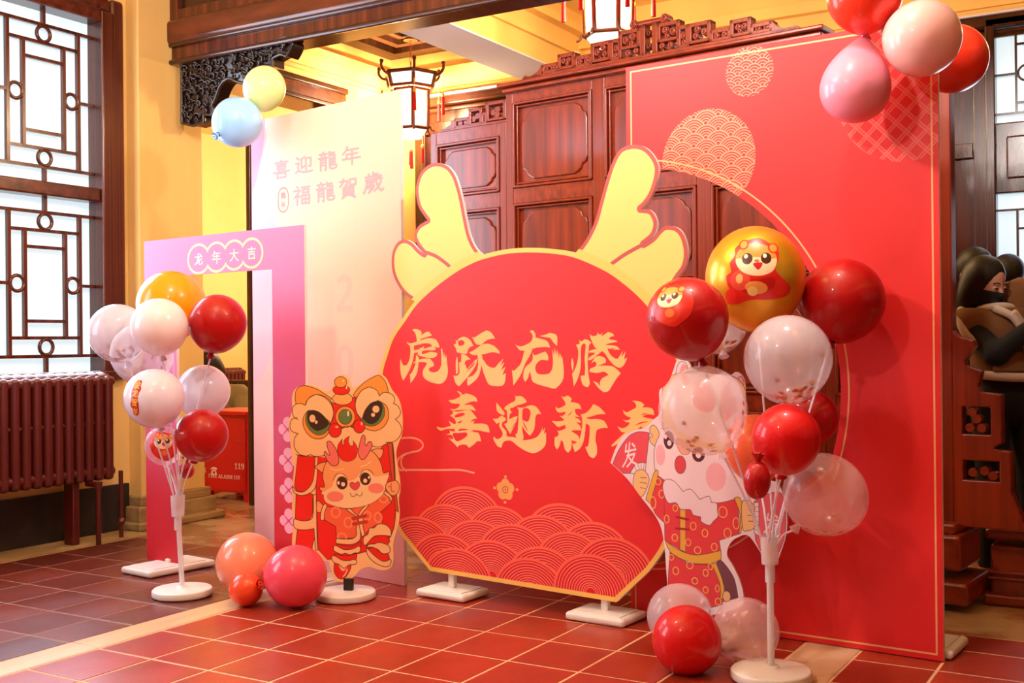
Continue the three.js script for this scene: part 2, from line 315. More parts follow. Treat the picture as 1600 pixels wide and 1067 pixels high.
// ---------------------------------------------------------------- lattice windows
function lattice(parent, w, h, at, face, bars = M.frameWood, t = 0.021, name = 'lattice_bar') {   // one sash: pane behind, bars in front; local x to the right, y up, z towards the room
  const g = new THREE.Group(); g.name = 'sash'; parent.add(g); g.position.copy(at); g.rotation.y = face;
  const W = w / 2, H = h / 2, V = (x, y0, y1) => obj(name, box(t, (y1 - y0) * H, 0.026, x * W, (y0 + y1) / 2 * H, 0), bars, g), Hh = (y, x0, x1) => obj(name, box((x1 - x0) * W, t * 0.96, 0.022, (x0 + x1) / 2 * W, y * H, 0), bars, g);
  const a = 0.70, b = 0.40, p = 0.82, q = 0.61, r = 0.42;
  V(-a, -p, p); V(a, -p, p); Hh(p, -1, 1); Hh(-p, -1, 1); Hh(q, -a, a); Hh(-q, -a, a); V(-b, -q, q); V(b, -q, q); Hh(r, -b, b); Hh(-r, -b, b);
  V(0, p, 1); V(0, -1, -p); Hh(0, -1, -a); Hh(0, a, 1);
  const c = (p - q) * H / 2 + t * 0.2, e = (a - b) * W / 2 + t * 0.2;
  for (const [x, y, k] of [[0, (p + q) / 2 * H, c], [0, -(p + q) / 2 * H, c], [-(a + b) / 2 * W, 0, e], [(a + b) / 2 * W, 0, e]]) obj('lattice_ring', ring(Math.min(k, 0.055) - t * 0.35, t * 0.55, x, y, 0.004), bars, g);
  obj('pane', box(w + 0.02, h + 0.02, 0.008, 0, 0, -0.05), M.pane, g);
  return g;
}
function bigWindow(n, z) {                                            // two leaves of two sashes, z is the window's middle
  const w = room('window_' + n);
  const L = [[z - 0.385, 0.72], [z + 0.385, 0.72]];
  const f = (y0, y1, z0, z1, d = 0.14, x = -6.0, r = 0.012, m = M.frameWood) => rbox(d, y1 - y0, z1 - z0, x, (y0 + y1) / 2, (z0 + z1) / 2, r);
  obj('window_frame', [f(1.0, 3.36, z - 0.86, z - 0.75, 0.22, -6.05), f(1.0, 3.36, z + 0.75, z + 0.86, 0.22, -6.05), f(3.285, 3.37, z - 0.752, z + 0.752, 0.21, -6.051), f(1.0, 1.045, z - 0.86, z + 0.86, 0.26, -6.03)], M.frameWood, w);
  obj('casing', [f(0.98, 3.46, z - 0.945, z - 0.84, 0.06, -5.985, 0.028), f(0.98, 3.46, z + 0.84, z + 0.945, 0.06, -5.985, 0.028), f(3.36, 3.455, z - 0.84, z + 0.84, 0.054, -5.987, 0.024)], M.frameWood, w);
  obj('transom', [f(2.128, 2.215, z - 0.75, z + 0.75, 0.13, -6.03)], M.frameWood, w);
  obj('mullion', [f(1.045, 3.285, z - 0.025, z + 0.025, 0.12, -6.035)], M.frameWood, w);
  for (const [zz, ww] of L) { lattice(w, ww, 1.07, V3(-6.035, 2.75, zz), Math.PI / 2, M.frameWood); lattice(w, ww, 1.083, V3(-6.035, 1.5865, zz), Math.PI / 2, M.frameWood); }
  windowLight(1.46, 2.2, V3(-5.955, 2.16, z), V3(0, 2.16, z), LIGHT.dayPower);
}
bigWindow(1, -4.10); bigWindow(2, -1.6);

// ---------------------------------------------------------------- panelled wooden wall and window at the far end
{
  const w = room('wall_north_panelling'), m = M.darkWood;
  obj('panel_back', [span(-5.7, -1.10, 0, 3.2, -8, -7.97), span(-0.2, 2.6, 0, 3.2, -8, -7.97), span(-1.10, -0.2, 0, 0.9, -8, -7.97)], m, w);
  obj('cornice', [rbox(8.3, 0.09, 0.12, -1.55, 3.26, -7.94, 0.02), rbox(8.3, 0.04, 0.08, -1.55, 3.19, -7.95, 0.015)], m, w);
  obj('cornice_cap', [span(-5.7, 2.6, 3.30, 3.315, -8, -7.86)], M.soffit, w);
  const xs = [-5.645, -5.1, -4.55, -3.9, -3.25, -2.6, -1.97, -1.42, -1.13, -0.2, 0.45, 1.1, 1.75, 2.4];
  for (const x of xs) obj('stile', rbox(x === -1.13 ? 0.10 : 0.11, 3.2, 0.05, x + (x === -1.13 ? 0.0 : 0), 1.6, -7.95, 0.008), m, w);
  for (let i = 0; i + 1 < xs.length; i++) {
    if (xs[i] === -1.13) continue;
    const x0 = xs[i] + 0.055, x1 = xs[i + 1] - 0.055; if (x1 - x0 < 0.1) continue;
    for (const [y0, y1] of [[0.15, 0.85], [0.98, 2.38], [2.5, 2.98]]) {
      obj('rail', rbox(x1 - x0, 0.10, 0.04, (x0 + x1) / 2, y1 + 0.06, -7.955, 0.006), m, w);
      if (x1 - x0 > 0.2) obj('panel', rbox(x1 - x0 - 0.10, y1 - y0 - 0.10, 0.03, (x0 + x1) / 2, (y0 + y1) / 2, -7.962, 0.012), m, w);
    }
  }
  obj('daylight_gap', span(-1.356, -1.342, 0.5, 2.9, -7.945, -7.935), M.pane, w);
}
{
  const w = room('window_3');
  obj('window_frame', [rbox(0.06, 2.4, 0.12, -1.07, 2.05, -7.94, 0.01), rbox(0.06, 2.4, 0.12, -0.19, 2.05, -7.94, 0.01), rbox(0.94, 0.06, 0.12, -0.63, 3.25, -7.94, 0.01), rbox(0.94, 0.46, 0.06, -0.63, 2.37, -7.95, 0.01), rbox(0.94, 0.07, 0.14, -0.63, 0.93, -7.93, 0.01)], M.darkWood, w);
  obj('panel', [rbox(0.70, 0.28, 0.04, -0.63, 2.37, -7.93, 0.014)], M.darkWood, w);
  lattice(w, 0.82, 0.62, V3(-0.63, 2.91, -7.93), 0, M.darkWood, 0.014); lattice(w, 0.82, 1.17, V3(-0.63, 1.55, -7.93), 0, M.darkWood, 0.014);
  windowLight(0.8, 1.1, V3(-0.63, 1.56, -7.86), V3(-0.63, 1.56, 0), LIGHT.dayPower * 0.5); windowLight(0.8, 0.6, V3(-0.63, 2.91, -7.86), V3(-0.63, 2.91, 0), LIGHT.dayPower * 0.5);
}

// ---------------------------------------------------------------- cast-iron radiators
function radiator(label, n, pitch, h0, h1, at, turn, detail = true) {
  const r = thing('radiator', label, 'radiator', at, turn), s = [];
  const sec = (() => {
    const g = [], H = h1 - h0;
    for (const z of [-0.055, 0.055]) g.push(rbox(pitch * 0.80, H - 0.03, 0.085, 0, h0 + H / 2 - 0.01, z, 0.024, 4));
    g.push(new THREE.SphereGeometry(pitch * 0.48, 14, 10).scale(1, 0.8, 2.1).translate(0, h1 - pitch * 0.42, 0.0));
    for (const y of [h0 + 0.06, (h0 + h1) / 2 + 0.02, h1 - 0.06]) g.push(rod(V3(-pitch / 2, y, 0.06), V3(pitch / 2, y, 0.06), y > h0 + 0.1 && y < h1 - 0.1 ? 0.016 : 0.03));
    return fuse(g);
  })();
  for (let i = 0; i < n; i++) { const o = obj('section', sec, M.iron, r); o.position.x = (i - (n - 1) / 2) * pitch; }
  for (const s of [-1, 1]) obj('foot', [rbox(0.05, h0 + 0.05, 0.09, s * (n / 2 - 3.5) * pitch, (h0 + 0.05) / 2, 0, 0.01)], M.iron, r);
  return r;
}
{
  const r = radiator('dark red cast-iron radiator under the lattice window', 20, 0.0725, 0.37, 1.045, [-5.80, 0, -4.01], Math.PI / 2);
  obj('supply_pipe', [rod(V3(0.545, 0, 0.15), V3(0.545, 0.38, 0.15), 0.016), rod(V3(0.545, 0.34, 0.15), V3(0.545, 0.38, 0.15), 0.025), rod(V3(0.545, 0.365, 0.15), V3(0.545, 0.365, 0.05), 0.018)], M.iron, r);
  obj('valve', [rod(V3(0.79, 0.0, 0.06), V3(0.79, 0.42, 0.06), 0.014), new THREE.SphereGeometry(0.028, 12, 8).translate(0.79, 0.10, 0.06)], M.iron, r);
}
radiator('small dark red radiator against the far annex wall behind the red box', 12, 0.06, 0.2, 0.95, [-9.3, 0, -9.12], Math.PI / 2);

// ---------------------------------------------------------------- the tall panelled wooden screen with fretwork crest
{
  const t = thing('wooden_screen', 'tall panelled mahogany screen with a fretwork crest behind the printed boards', 'screen', [-3.405, 0, -5.652], -Math.atan2(0.1133, 0.9936));
  const W = 1.933, wing = 0.592, rows = [[2.10, 2.60], [1.515, 2.01], [0.93, 1.42], [0.40, 0.84]];
  const leaf = (x0, x1, top, cols, rws, side) => {
    const f = obj('leaf', [span(x0, x1, 0.33, top, -0.07, -0.03)], M.wood, t);
    const cw = (x1 - x0) / cols, bars = [];
    const e = 0.05;
    for (let c = 0; c <= cols; c++) { const x = x0 + c * cw, w = c === 0 || c === cols ? e : 0.085; bars.push(rbox(w, top - 0.33, 0.05, c === 0 ? x + e / 2 : c === cols ? x - e / 2 : x, (top + 0.33) / 2, -0.025, 0.006)); }
    obj('stile', bars, M.wood, f);
    for (let c = 0; c < cols; c++) {
      const a = x0 + c * cw + (c === 0 ? e : 0.0425), b = x0 + (c + 1) * cw - (c === cols - 1 ? e : 0.0425), xm = (a + b) / 2, w = b - a;
      let above = top;
      for (const [y0, y1] of rws) {
        obj('rail', rbox(w, above - y1, 0.046, xm, (above + y1) / 2, -0.025, 0.004), M.wood, f); above = y0;
        const ym = (y0 + y1) / 2, h = y1 - y0, m = [];
        for (const [q, d, z] of [[0.008, 0.016, 0.006], [0.026, 0.012, -0.008]]) m.push(rbox(w, d, 0.03, xm, y1 - q, z - 0.012, 0.005), rbox(w, d, 0.03, xm, y0 + q, z - 0.012, 0.005), rbox(d, h, 0.03, a + q, ym, z - 0.012, 0.005), rbox(d, h, 0.03, b - q, ym, z - 0.012, 0.005));
        obj('moulding', m, M.wood, f);
        // raised field with lobed corners
        const X = w / 2 - 0.052, Y = h / 2 - 0.055, c1 = Math.min(0.085, h * 0.2), s = new THREE.Shape();
        const q = (sx, sy, flip) => { const p = [[X, Y - c1], [X - c1 * 0.12, Y - c1 * 0.72], [X - c1 * 0.38, Y - c1 * 0.58], [X - c1 * 0.52, Y - c1 * 0.28], [X - c1 * 0.80, Y - c1 * 0.10], [X - c1, Y]].map(([u, v]) => [u * sx, v * sy]); return flip ? p.reverse() : p; };
        const p = [...q(1, 1, false), ...q(-1, 1, true), ...q(-1, -1, false), ...q(1, -1, true)];
        const out = []; for (let i = 0; i < p.length; i++) out.push(new THREE.Vector2(p[i][0], p[i][1]));
        s.setFromPoints(out);
        obj('panel', new THREE.ExtrudeGeometry(s, { depth: 0.006, bevelEnabled: true, bevelSize: 0.008, bevelThickness: 0.006, bevelSegments: 2 }).translate(xm, ym, -0.03), M.wood, f);
      }
      obj('rail', rbox(w, above - 0.33, 0.046, xm, (above + 0.33) / 2, -0.025, 0.004), M.wood, f);
    }
    return f;
  };
  leaf(0, W, 2.66, 3, rows); leaf(-wing, 0, 2.50, 1, [[2.09, 2.42], [1.515, 2.0], [0.93, 1.42], [0.40, 0.84]]); leaf(W, W + wing, 2.50, 1, [[2.09, 2.42], [1.515, 2.0], [0.93, 1.42], [0.40, 0.84]]);
  obj('cornice', [rbox(W + 0.05, 0.022, 0.16, W / 2, 2.698, -0.02, 0.008), rbox(W + 0.01, 0.03, 0.12, W / 2, 2.672, -0.03, 0.012)], M.wood, t);
  // fretwork: frames of square bar, mirrored about the middle
  const fret = [], knobs = [], B = 0.024, z0 = -0.06, D = 0.062;
  const bar = (x0, x1, y0, y1) => rbox(Math.abs(x1 - x0), y1 - y0, D, (x0 + x1) / 2, (y0 + y1) / 2, z0 + D / 2, 0.005);
  const frame = (cx, s, a, b, y0, y1) => { const x0 = cx + s * a, x1 = cx + s * b; fret.push(bar(x0, x1, y1 - B, y1), bar(x0, x1, y0, y0 + B * 0.8), bar(x0, x0 + s * B, y0, y1), bar(x1, x1 - s * B, y0, y1)); };
  const knob = (x, y, r = 0.021) => knobs.push(new THREE.CylinderGeometry(r, r, 0.05, 14).rotateX(Math.PI / 2).translate(x, y, z0 + 0.028), new THREE.TorusGeometry(r * 0.55, 0.006, 6, 14).translate(x, y, z0 + 0.054));
  const link = (x0, x1, y0, y1) => fret.push(bar(Math.min(x0, x1), Math.max(x0, x1), y0, y1));
  for (const s of [-1, 1]) {
    const c = W / 2;
    link(c, c + s * 0.84, 2.715, 2.74);
    frame(c, s, 0.020, 0.055, 2.73, 2.90); frame(c, s, 0.05, 0.19, 2.785, 2.89); frame(c, s, 0.17, 0.245, 2.735, 2.855); frame(c, s, 0.235, 0.37, 2.745, 2.855);
    frame(c, s, 0.36, 0.485, 2.735, 2.80); frame(c, s, 0.475, 0.595, 2.74, 2.83); frame(c, s, 0.585, 0.712, 2.735, 2.79);
    for (const [x, y, r] of [[0.10, 2.85, 0.022], [0.145, 2.835, 0.022], [0.11, 2.815, 0.016], [0.08, 2.768, 0.018], [0.13, 2.762, 0.02], [0.205, 2.80, 0.019], [0.21, 2.765, 0.016], [0.29, 2.82, 0.02], [0.33, 2.80, 0.02], [0.28, 2.785, 0.018], [0.40, 2.766, 0.019], [0.445, 2.766, 0.019], [0.52, 2.79, 0.018], [0.555, 2.79, 0.018], [0.53, 2.768, 0.013], [0.63, 2.763, 0.018], [0.675, 2.763, 0.018], [0.0, 2.78, 0.018], [0.0, 2.85, 0.018]]) knob(c + s * x, y, r);
    const tail = new THREE.Shape(); tail.moveTo(0, 0); tail.lineTo(0, 0.068); tail.bezierCurveTo(0.02, 0.03, 0.05, 0.018, 0.10, 0.014); tail.lineTo(0.115, 0.026); tail.lineTo(0.13, 0.012); tail.lineTo(0.145, 0); tail.closePath();
    const tg = new THREE.ExtrudeGeometry(tail, { depth: D, bevelEnabled: false }); if (s < 0) tg.rotateY(Math.PI).translate(0, 0, D); tg.translate(c + s * 0.705, 2.722, z0); fret.push(tg);
  }
  fret.push(rod(V3(W / 2 - 0.10, 2.912, z0 + D / 2), V3(W / 2 + 0.10, 2.912, z0 + D / 2), 0.02)); for (const s of [-1, 1]) knob(W / 2 + s * 0.095, 2.912, 0.026);
  const crest = obj('crest', fret, M.wood, t); stuff(obj('crest_scroll', knobs, M.wood, crest));
  for (const s of [-1, 1]) {                                          // the lower crests over the side leaves
    const f = [], e = s < 0 ? 0 : W, fr = (a, b, y0, y1) => { const x0 = e + s * a, x1 = e + s * b; f.push(bar(x0, x1, y1 - B * 0.9, y1), bar(x0, x1, y0, y0 + B * 0.7), bar(x0, x0 + s * B * 0.9, y0, y1), bar(x1, x1 - s * B * 0.9, y0, y1)); };
    fr(0.0, 0.15, 2.515, 2.63); fr(0.14, 0.19, 2.505, 2.575); fr(0.18, 0.285, 2.505, 2.61); fr(0.275, 0.40, 2.505, 2.565); f.push(bar(e, e + s * 0.5, 2.495, 2.512));
    const tail = new THREE.Shape(); tail.moveTo(0, 0); tail.lineTo(0, 0.06); tail.bezierCurveTo(0.02, 0.03, 0.05, 0.02, 0.09, 0.012); tail.lineTo(0.1, 0); tail.closePath();
    const tg = new THREE.ExtrudeGeometry(tail, { depth: D, bevelEnabled: false }); if (s < 0) tg.rotateY(Math.PI).translate(0, 0, D); tg.translate(e + s * 0.395, 2.502, z0); f.push(tg);
    const c2 = obj('crest', f, M.wood, t), k2 = [];
    for (const [x, y] of [[0.065, 2.58], [0.10, 2.565], [0.07, 2.55], [0.165, 2.54], [0.22, 2.56], [0.25, 2.545], [0.31, 2.535], [0.355, 2.535]]) k2.push(new THREE.CylinderGeometry(0.018, 0.018, 0.05, 12).rotateX(Math.PI / 2).translate(e + s * x, y, z0 + 0.028));
    stuff(obj('crest_scroll', k2, M.wood, c2));
  }
  // plinth, feet and the stepped side brackets
  obj('plinth', [rbox(W + 2 * wing + 0.12, 0.16, 0.34, W / 2, 0.25, -0.05, 0.02), rbox(W + 2 * wing + 0.20, 0.10, 0.42, W / 2, 0.08, -0.05, 0.02), rbox(W + 2 * wing + 0.06, 0.05, 0.26, W / 2, 0.35, -0.05, 0.015)], M.wood, t);
  for (const s of [-1, 1]) {
    const e = s < 0 ? -wing : W + wing, st = new THREE.Shape();
    const P = [[0, 0.36], [0.30, 0.36], [0.27, 0.44], [0.235, 0.52], [0.235, 0.695], [0.17, 0.705], [0.17, 0.72], [0.20, 0.74], [0.20, 0.945], [0.115, 0.955], [0.10, 0.985], [0.115, 1.05], [0.05, 1.075], [0.045, 1.10], [0.09, 1.165], [0.085, 1.185], [0.03, 1.20], [0, 1.23]];
    st.setFromPoints(P.map(([x, y]) => new THREE.Vector2(x, y)));
    for (const [x0, x1, y0, y1] of [[0.035, 0.165, 0.765, 0.90], [0.035, 0.20, 0.56, 0.66]]) { const h = new THREE.Path(); h.setFromPoints([[x0, y0], [x1, y0], [x1, y1], [x0, y1]].map(([x, y]) => new THREE.Vector2(x, y))); st.holes.push(h); }
    const g = new THREE.ExtrudeGeometry(st, { depth: 0.05, bevelEnabled: true, bevelSize: 0.006, bevelThickness: 0.006, bevelSegments: 2 }); if (s < 0) g.rotateY(Math.PI).translate(0, 0, 0.05);
    const b = obj('side_bracket', g.translate(e, 0, -0.06), M.wood, t), k = [];
    for (const [x, y] of [[0.07, 0.80], [0.10, 0.84], [0.12, 0.80], [0.08, 0.87], [0.08, 0.60], [0.13, 0.61], [0.165, 0.59]]) k.push(new THREE.CylinderGeometry(0.02, 0.02, 0.05, 12).rotateX(Math.PI / 2).translate(e + s * x, y, -0.035));
    stuff(obj('crest_scroll', k, M.wood, b));
  }
}
{
  const b = thing('wooden_plinth', 'low dark wooden plinth with moulded edge on the marble floor beside the tall screen', 'plinth', [0.42, 0, -5.62]);
  obj('body', [rbox(2.36, 0.24, 0.30, 0, 0.15, 0, 0.015)], M.wood, b);
  obj('moulding', [rbox(2.40, 0.05, 0.36, 0, 0.32, 0, 0.02), rbox(2.42, 0.05, 0.38, 0, 0.025, 0, 0.015), rod(V3(-1.19, 0.145, 0.155), V3(1.19, 0.145, 0.155), 0.009), rod(V3(-1.19, 0.118, 0.155), V3(1.19, 0.118, 0.155), 0.007)], M.wood, b);
}

// ---------------------------------------------------------------- palace lanterns
M.paper = new THREE.MeshPhysicalMaterial({ color: '#fff4dc', roughness: 0.8, emissive: new THREE.Color(1, 0.87, 0.66), emissiveIntensity: 1.5 });
M.paperFront = new THREE.MeshPhysicalMaterial({ color: '#fff4dc', roughness: 0.8, emissive: new THREE.Color(1, 0.93, 0.84), emissiveIntensity: 2.0 });
M.lanternWood = wood([120, 52, 24], [80, 30, 12], { rough: 0.35 });
M.tassel = new THREE.MeshStandardMaterial({ color: '#d01220', roughness: 0.8 });
M.bead = new THREE.MeshPhysicalMaterial({ color: '#f0b040', roughness: 0.3, clearcoat: 0.5 });
function lantern(label, x, y, z, ceil, power, colour, paper = M.paper, scale = 1, turn = 0.2) {   // y: the middle of the body
  const t = thing('palace_lantern', label, 'lantern', [x, y, z], turn), hex = (r, k) => V3(r * Math.cos(k * Math.PI / 3), 0, r * Math.sin(k * Math.PI / 3)).multiplyScalar(scale), S = scale;
  const at = (r, k, h) => hex(r, k).setY(h * S);
  const body = new THREE.CylinderGeometry(0.132 * S, 0.122 * S, 0.27 * S, 6, 1, false).rotateY(Math.PI / 6).translate(0, -0.04 * S, 0), crown = new THREE.CylinderGeometry(0.19 * S, 0.165 * S, 0.085 * S, 6, 1, true).rotateY(Math.PI / 6).translate(0, 0.17 * S, 0);
  obj('paper_shade', [body], paper, t); obj('paper_crown', [crown], paper, t);
  const f = [], h = [];
  for (let k = 0; k < 6; k++) {
    f.push(rod(at(0.14, k, 0.105), at(0.13, k, -0.185), 0.014 * S), rod(at(0.198, k, 0.225), at(0.172, k, 0.12), 0.014 * S));
    for (const [r, y0, w] of [[0.142, 0.10, 0.012], [0.132, -0.18, 0.014], [0.20, 0.22, 0.014], [0.175, 0.122, 0.013]]) f.push(rod(at(r, k, y0), at(r, k + 1, y0), w * S, w * S, 6));
    for (const d of [-0.045, 0.045]) { const a = at(0.139, k, 0.10).lerp(at(0.139, k + 1, 0.10), 0.5 + d / 0.14), b = at(0.131, k, -0.18).lerp(at(0.131, k + 1, -0.18), 0.5 + d / 0.14); if (d < 0) continue; }
    const hk = [at(0.195, k, 0.20), at(0.235, k, 0.215), at(0.262, k, 0.25), at(0.258, k, 0.285)];
    h.push(tube(hk, 0.011 * S, 10, 6), new THREE.SphereGeometry(0.017 * S, 8, 6).translate(...at(0.258, k, 0.285).toArray()), tube([at(0.15, k, -0.17), at(0.165, k, -0.20), at(0.185, k, -0.205)], 0.008 * S, 6, 5));
  }
  obj('frame', f, M.lanternWood, t);
  for (let k = 0; k < 6; k++) obj('hook', h.slice(k * 3, k * 3 + 3), M.lanternWood, t);
  const lower = new THREE.CylinderGeometry(0.128 * S, 0.085 * S, 0.055 * S, 6, 1, true).rotateY(Math.PI / 6).translate(0, -0.215 * S, 0);
  obj('bead_skirt', [lower], paper, t);
  const tas = (x0, y0, z0, L) => { const g = obj('tassel', [new THREE.CylinderGeometry(0.011 * S, 0.014 * S, L, 8).translate(x0, y0 - 0.10 * S - L / 2, z0)], M.tassel, t); obj('cord', [rod(V3(x0, y0, z0), V3(x0, y0 - 0.07 * S, z0), 0.003, 0.003, 5), new THREE.SphereGeometry(0.013 * S, 8, 6).scale(1, 1.5, 1).translate(x0, y0 - 0.085 * S, z0)], M.bead, g); };
  for (let k = 0; k < 6; k++) { const p = at(0.255, k, 0.24); tas(p.x, p.y - 0.10 * S, p.z, 0.13 * S); }
  for (let k = 0; k < 6; k += 2) { const p = at(0.09, k, -0.23); tas(p.x, p.y, p.z, 0.10 * S); }
  tas(0, -0.25 * S, 0, 0.12 * S);
  const links = []; for (let yy = 0.30 * S; yy < ceil - y; yy += 0.035) links.push(new THREE.TorusGeometry(0.012, 0.003, 5, 10).scale(0.7, 1.6, 1).rotateY(links.length % 2 ? 0 : Math.PI / 2).translate(0, yy, 0));
  obj('chain', [...links, rod(V3(0, 0.2 * S, 0), V3(0, 0.31 * S, 0), 0.006), new THREE.CylinderGeometry(0.05, 0.06, 0.02, 16).translate(0, ceil - y - 0.01, 0)], M.lanternWood, t);
  const l = new THREE.PointLight(colour, power); l.position.set(0, -0.04 * S, 0); l.castShadow = true; l.shadow.radius = 4; t.add(l);
  return t;
}
lantern('lit hexagonal palace lantern with red tassels hanging between pale panel and wooden screen', -5.46, 3.17, -7.55, 3.72, LIGHT.lanternPower, LIGHT.lantern, M.paper, 1.12);
lantern('lit hexagonal palace lantern cut off at the top above the crest of the screen', -2.95, 3.23, -6.1, 3.8, LIGHT.lanternPower, LIGHT.lantern, M.paper, 1.06, 0.35);
lantern('lit palace lantern in the annex behind the pale panel', -7.3, 2.75, -9.6, 3.6, LIGHT.frontPower * 1.25, LIGHT.front);
lantern('lit palace lantern high over the big red panel', -1.15, 3.25, -3.55, 4.1, LIGHT.frontPower, LIGHT.front, M.paperFront);
lantern('lit palace lantern high over the pink arch', -3.0, 3.25, -2.7, 4.1, LIGHT.frontPower * 1.25, LIGHT.front, M.paperFront);
lantern('lit palace lantern behind the photographer', -1.9, 3.25, -0.6, 4.1, LIGHT.frontPower * 0.7, LIGHT.front, M.paperFront);
lantern('lit palace lantern near the window at the far right', -0.4, 3.05, -6.8, 3.8, LIGHT.lanternPower * 0.14, LIGHT.lantern);

// ---------------------------------------------------------------- printed boards
const turnOf = (ux, uz) => -Math.atan2(uz, ux);
function board(t, shape, depth, print, side, o = {}) {                // foam board: printed front sheet on a core
  const core = new THREE.ExtrudeGeometry(shape, { depth, bevelEnabled: false, curveSegments: 24 }).translate(0, 0, -depth - 0.0006);
  obj('board', core, side, t);
  obj('printed_sheet', print.uv(new THREE.ShapeGeometry(shape, 24)), print.material(o), t);
}
function foot(t, x, z, w = 0.26, d = 0.36, post = 0.05) {             // water-filled plastic foot with its slot
  const g = [rbox(w, 0.035, d, x, 0.0195, z, 0.015, 3), rbox(w * 0.8, 0.008, d * 0.8, x, 0.038, z, 0.004)];
  const f = obj('foot_base', g, M.plastic, t);
  obj('post', rbox(0.035, post, 0.028, x, 0.04 + post / 2, z, 0.006), M.plastic, f);
}
const shapeOf = (s, smooth = true) => new THREE.Shape(outline(s, smooth));

{ // ---- tall pale panel
  const t = thing('greeting_panel', 'tall pale peach panel with pink greeting characters behind the pink arch', 'display board', [-4.507, 0, -4.693], turnOf(0.9865, 0.1639));
  const p = new Print(0, 0, 1206, 2460, 0.8), c = p.c;
  p.all(p.grad(0, 0, 1206, 0, '#ecb4aa', '#f0bf9c', '#ecb294'));
  c.globalAlpha = 1; p.ell('-160,1560,430,640', '#eda8b6');
  p.fill("0,2460! 130,2460! 110,2300 60,2150 0,2050!", '#ea8fa8');
  c.strokeStyle = 'rgba(228,170,130,0.5)'; c.lineWidth = 3;
  for (let k = 0; k < 15; k++) { c.globalAlpha = 0.55; c.beginPath(); c.moveTo(130 + k * 26, 2440); c.lineTo(130 + k * 26, 2230); c.stroke(); if (k < 9) { c.beginPath(); c.moveTo(130, 2440 - k * 26); c.lineTo(500, 2440 - k * 26); c.stroke(); } }
  c.globalAlpha = 1;
  c.strokeStyle = '#efb0b8'; c.lineWidth = 3; for (const [x, y] of [[90, 1560], [230, 1560], [90, 1360]]) { c.beginPath(); c.arc(x, y, 70, 0, 7); c.stroke(); }
  p.all(p.grad(0, 0, 0, 2460, 'rgba(240,150,165,0.6)', 'rgba(240,175,175,0.35)', 'rgba(243,201,168,0)', 'rgba(243,201,168,0)'));
  const ink = '#e58a88', row = (s, list, w, h, lw) => { const q = list.trim().split(/\s+/).map((e) => e.split(',').map(Number)); [...s].forEach((ch, i) => p.glyph(ch, q[i][0], q[i][1], w, h, ink, lw)); };
  row('喜迎龍年', "270,2163 461,2166 655,2166 842,2174", 152, 104, 17);
  row('福龍賀歲', "444,2005 635,2005 816,2009 1006,2015", 152, 108, 17);
  const [a] = points("284,1993"); c.strokeStyle = '#c0604e'; c.lineWidth = 7; c.beginPath(); c.roundRect(a.x - 43, a.y - 66, 86, 132, 43); c.stroke();
  p.glyph('龍', a.x, a.y + 24, 44, 38, '#cc6a62', 5); p.glyph('年', a.x, a.y - 26, 44, 36, '#cc6a62', 5);
  c.save(); c.scale(1, -1); c.font = 'bold 270px sans-serif'; c.fillStyle = 'rgba(238,140,150,0.22)'; c.textAlign = 'center';
  [...'2024'].forEach((d, i) => c.fillText(d, 780, -(1470 - i * 360) + 104)); c.restore();
  const s = shapeOf('2,2! 1204,2! 1204,2458! 2,2458!', false);
  board(t, s, 0.018, p, M.foam, { roughness: 0.6 });
  foot(t, 0.2, -0.12, 0.3, 0.26, 0.02);
}

{ // ---- pink arch
  const t = thing('photo_arch', 'pink and red archway board with a gold cloud frame of four characters', 'display board', [-4.879, 0, -4.249], turnOf(0.9933, 0.1159));
  const p = new Print(0, 30, 1290, 1780, 0.8);
  p.all(p.grad(0, 30, 0, 1780, '#cf1f2c', '#d22434', '#d8507c', '#e2609c', '#f077a8', '#f480ac'));
  const ov = "479,1651,88,74 626,1653,86,73 767,1656,83,72 903,1658,81,71", list = ov.split(' ').map((e) => e.split(',').map(Number));
  p.ell(ov, null, '#fbe6a6', 13);
  for (const [x, y, rx, ry] of list) p.ell([x, y, rx - 5.5, ry - 5.5].join(','), '#f27baa');
  [...'龙年大吉'].forEach((ch, i) => p.glyph(ch, list[i][0], list[i][1], 78, 68, '#fdf0c4', 6.5));
  for (const e of "1157,790,42,28 1159,641,42,28 1162,496,42,28 1160,347,42,28".split(' ')) {
    const [x, y] = e.split(',').map(Number);
    for (const [dx, dy] of [[0, 34], [0, -34], [-38, 0], [38, 0]]) p.ell([x + dx, y + dy, dx ? 28 : 32, dx ? 25 : 27].join(','), '#f7b3cc');
    p.line(`${x - 26},${y - 20} ${x + 26},${y + 20}`, '#d8507c', 7, false); p.line(`${x - 26},${y + 20} ${x + 26},${y - 20}`, '#d8507c', 7, false);
  }
  const s = shapeOf('2,36! 284,36! 284,1572! 1054,1572! 1054,36! 1288,36! 1288,1772! 2,1772!', false);
  board(t, s, 0.016, p, M.foam, { roughness: 0.6 });
  foot(t, 0.20, 0.0, 0.26, 0.42, 0.02); foot(t, 1.16, -0.10, 0.26, 0.26, 0.02);
}

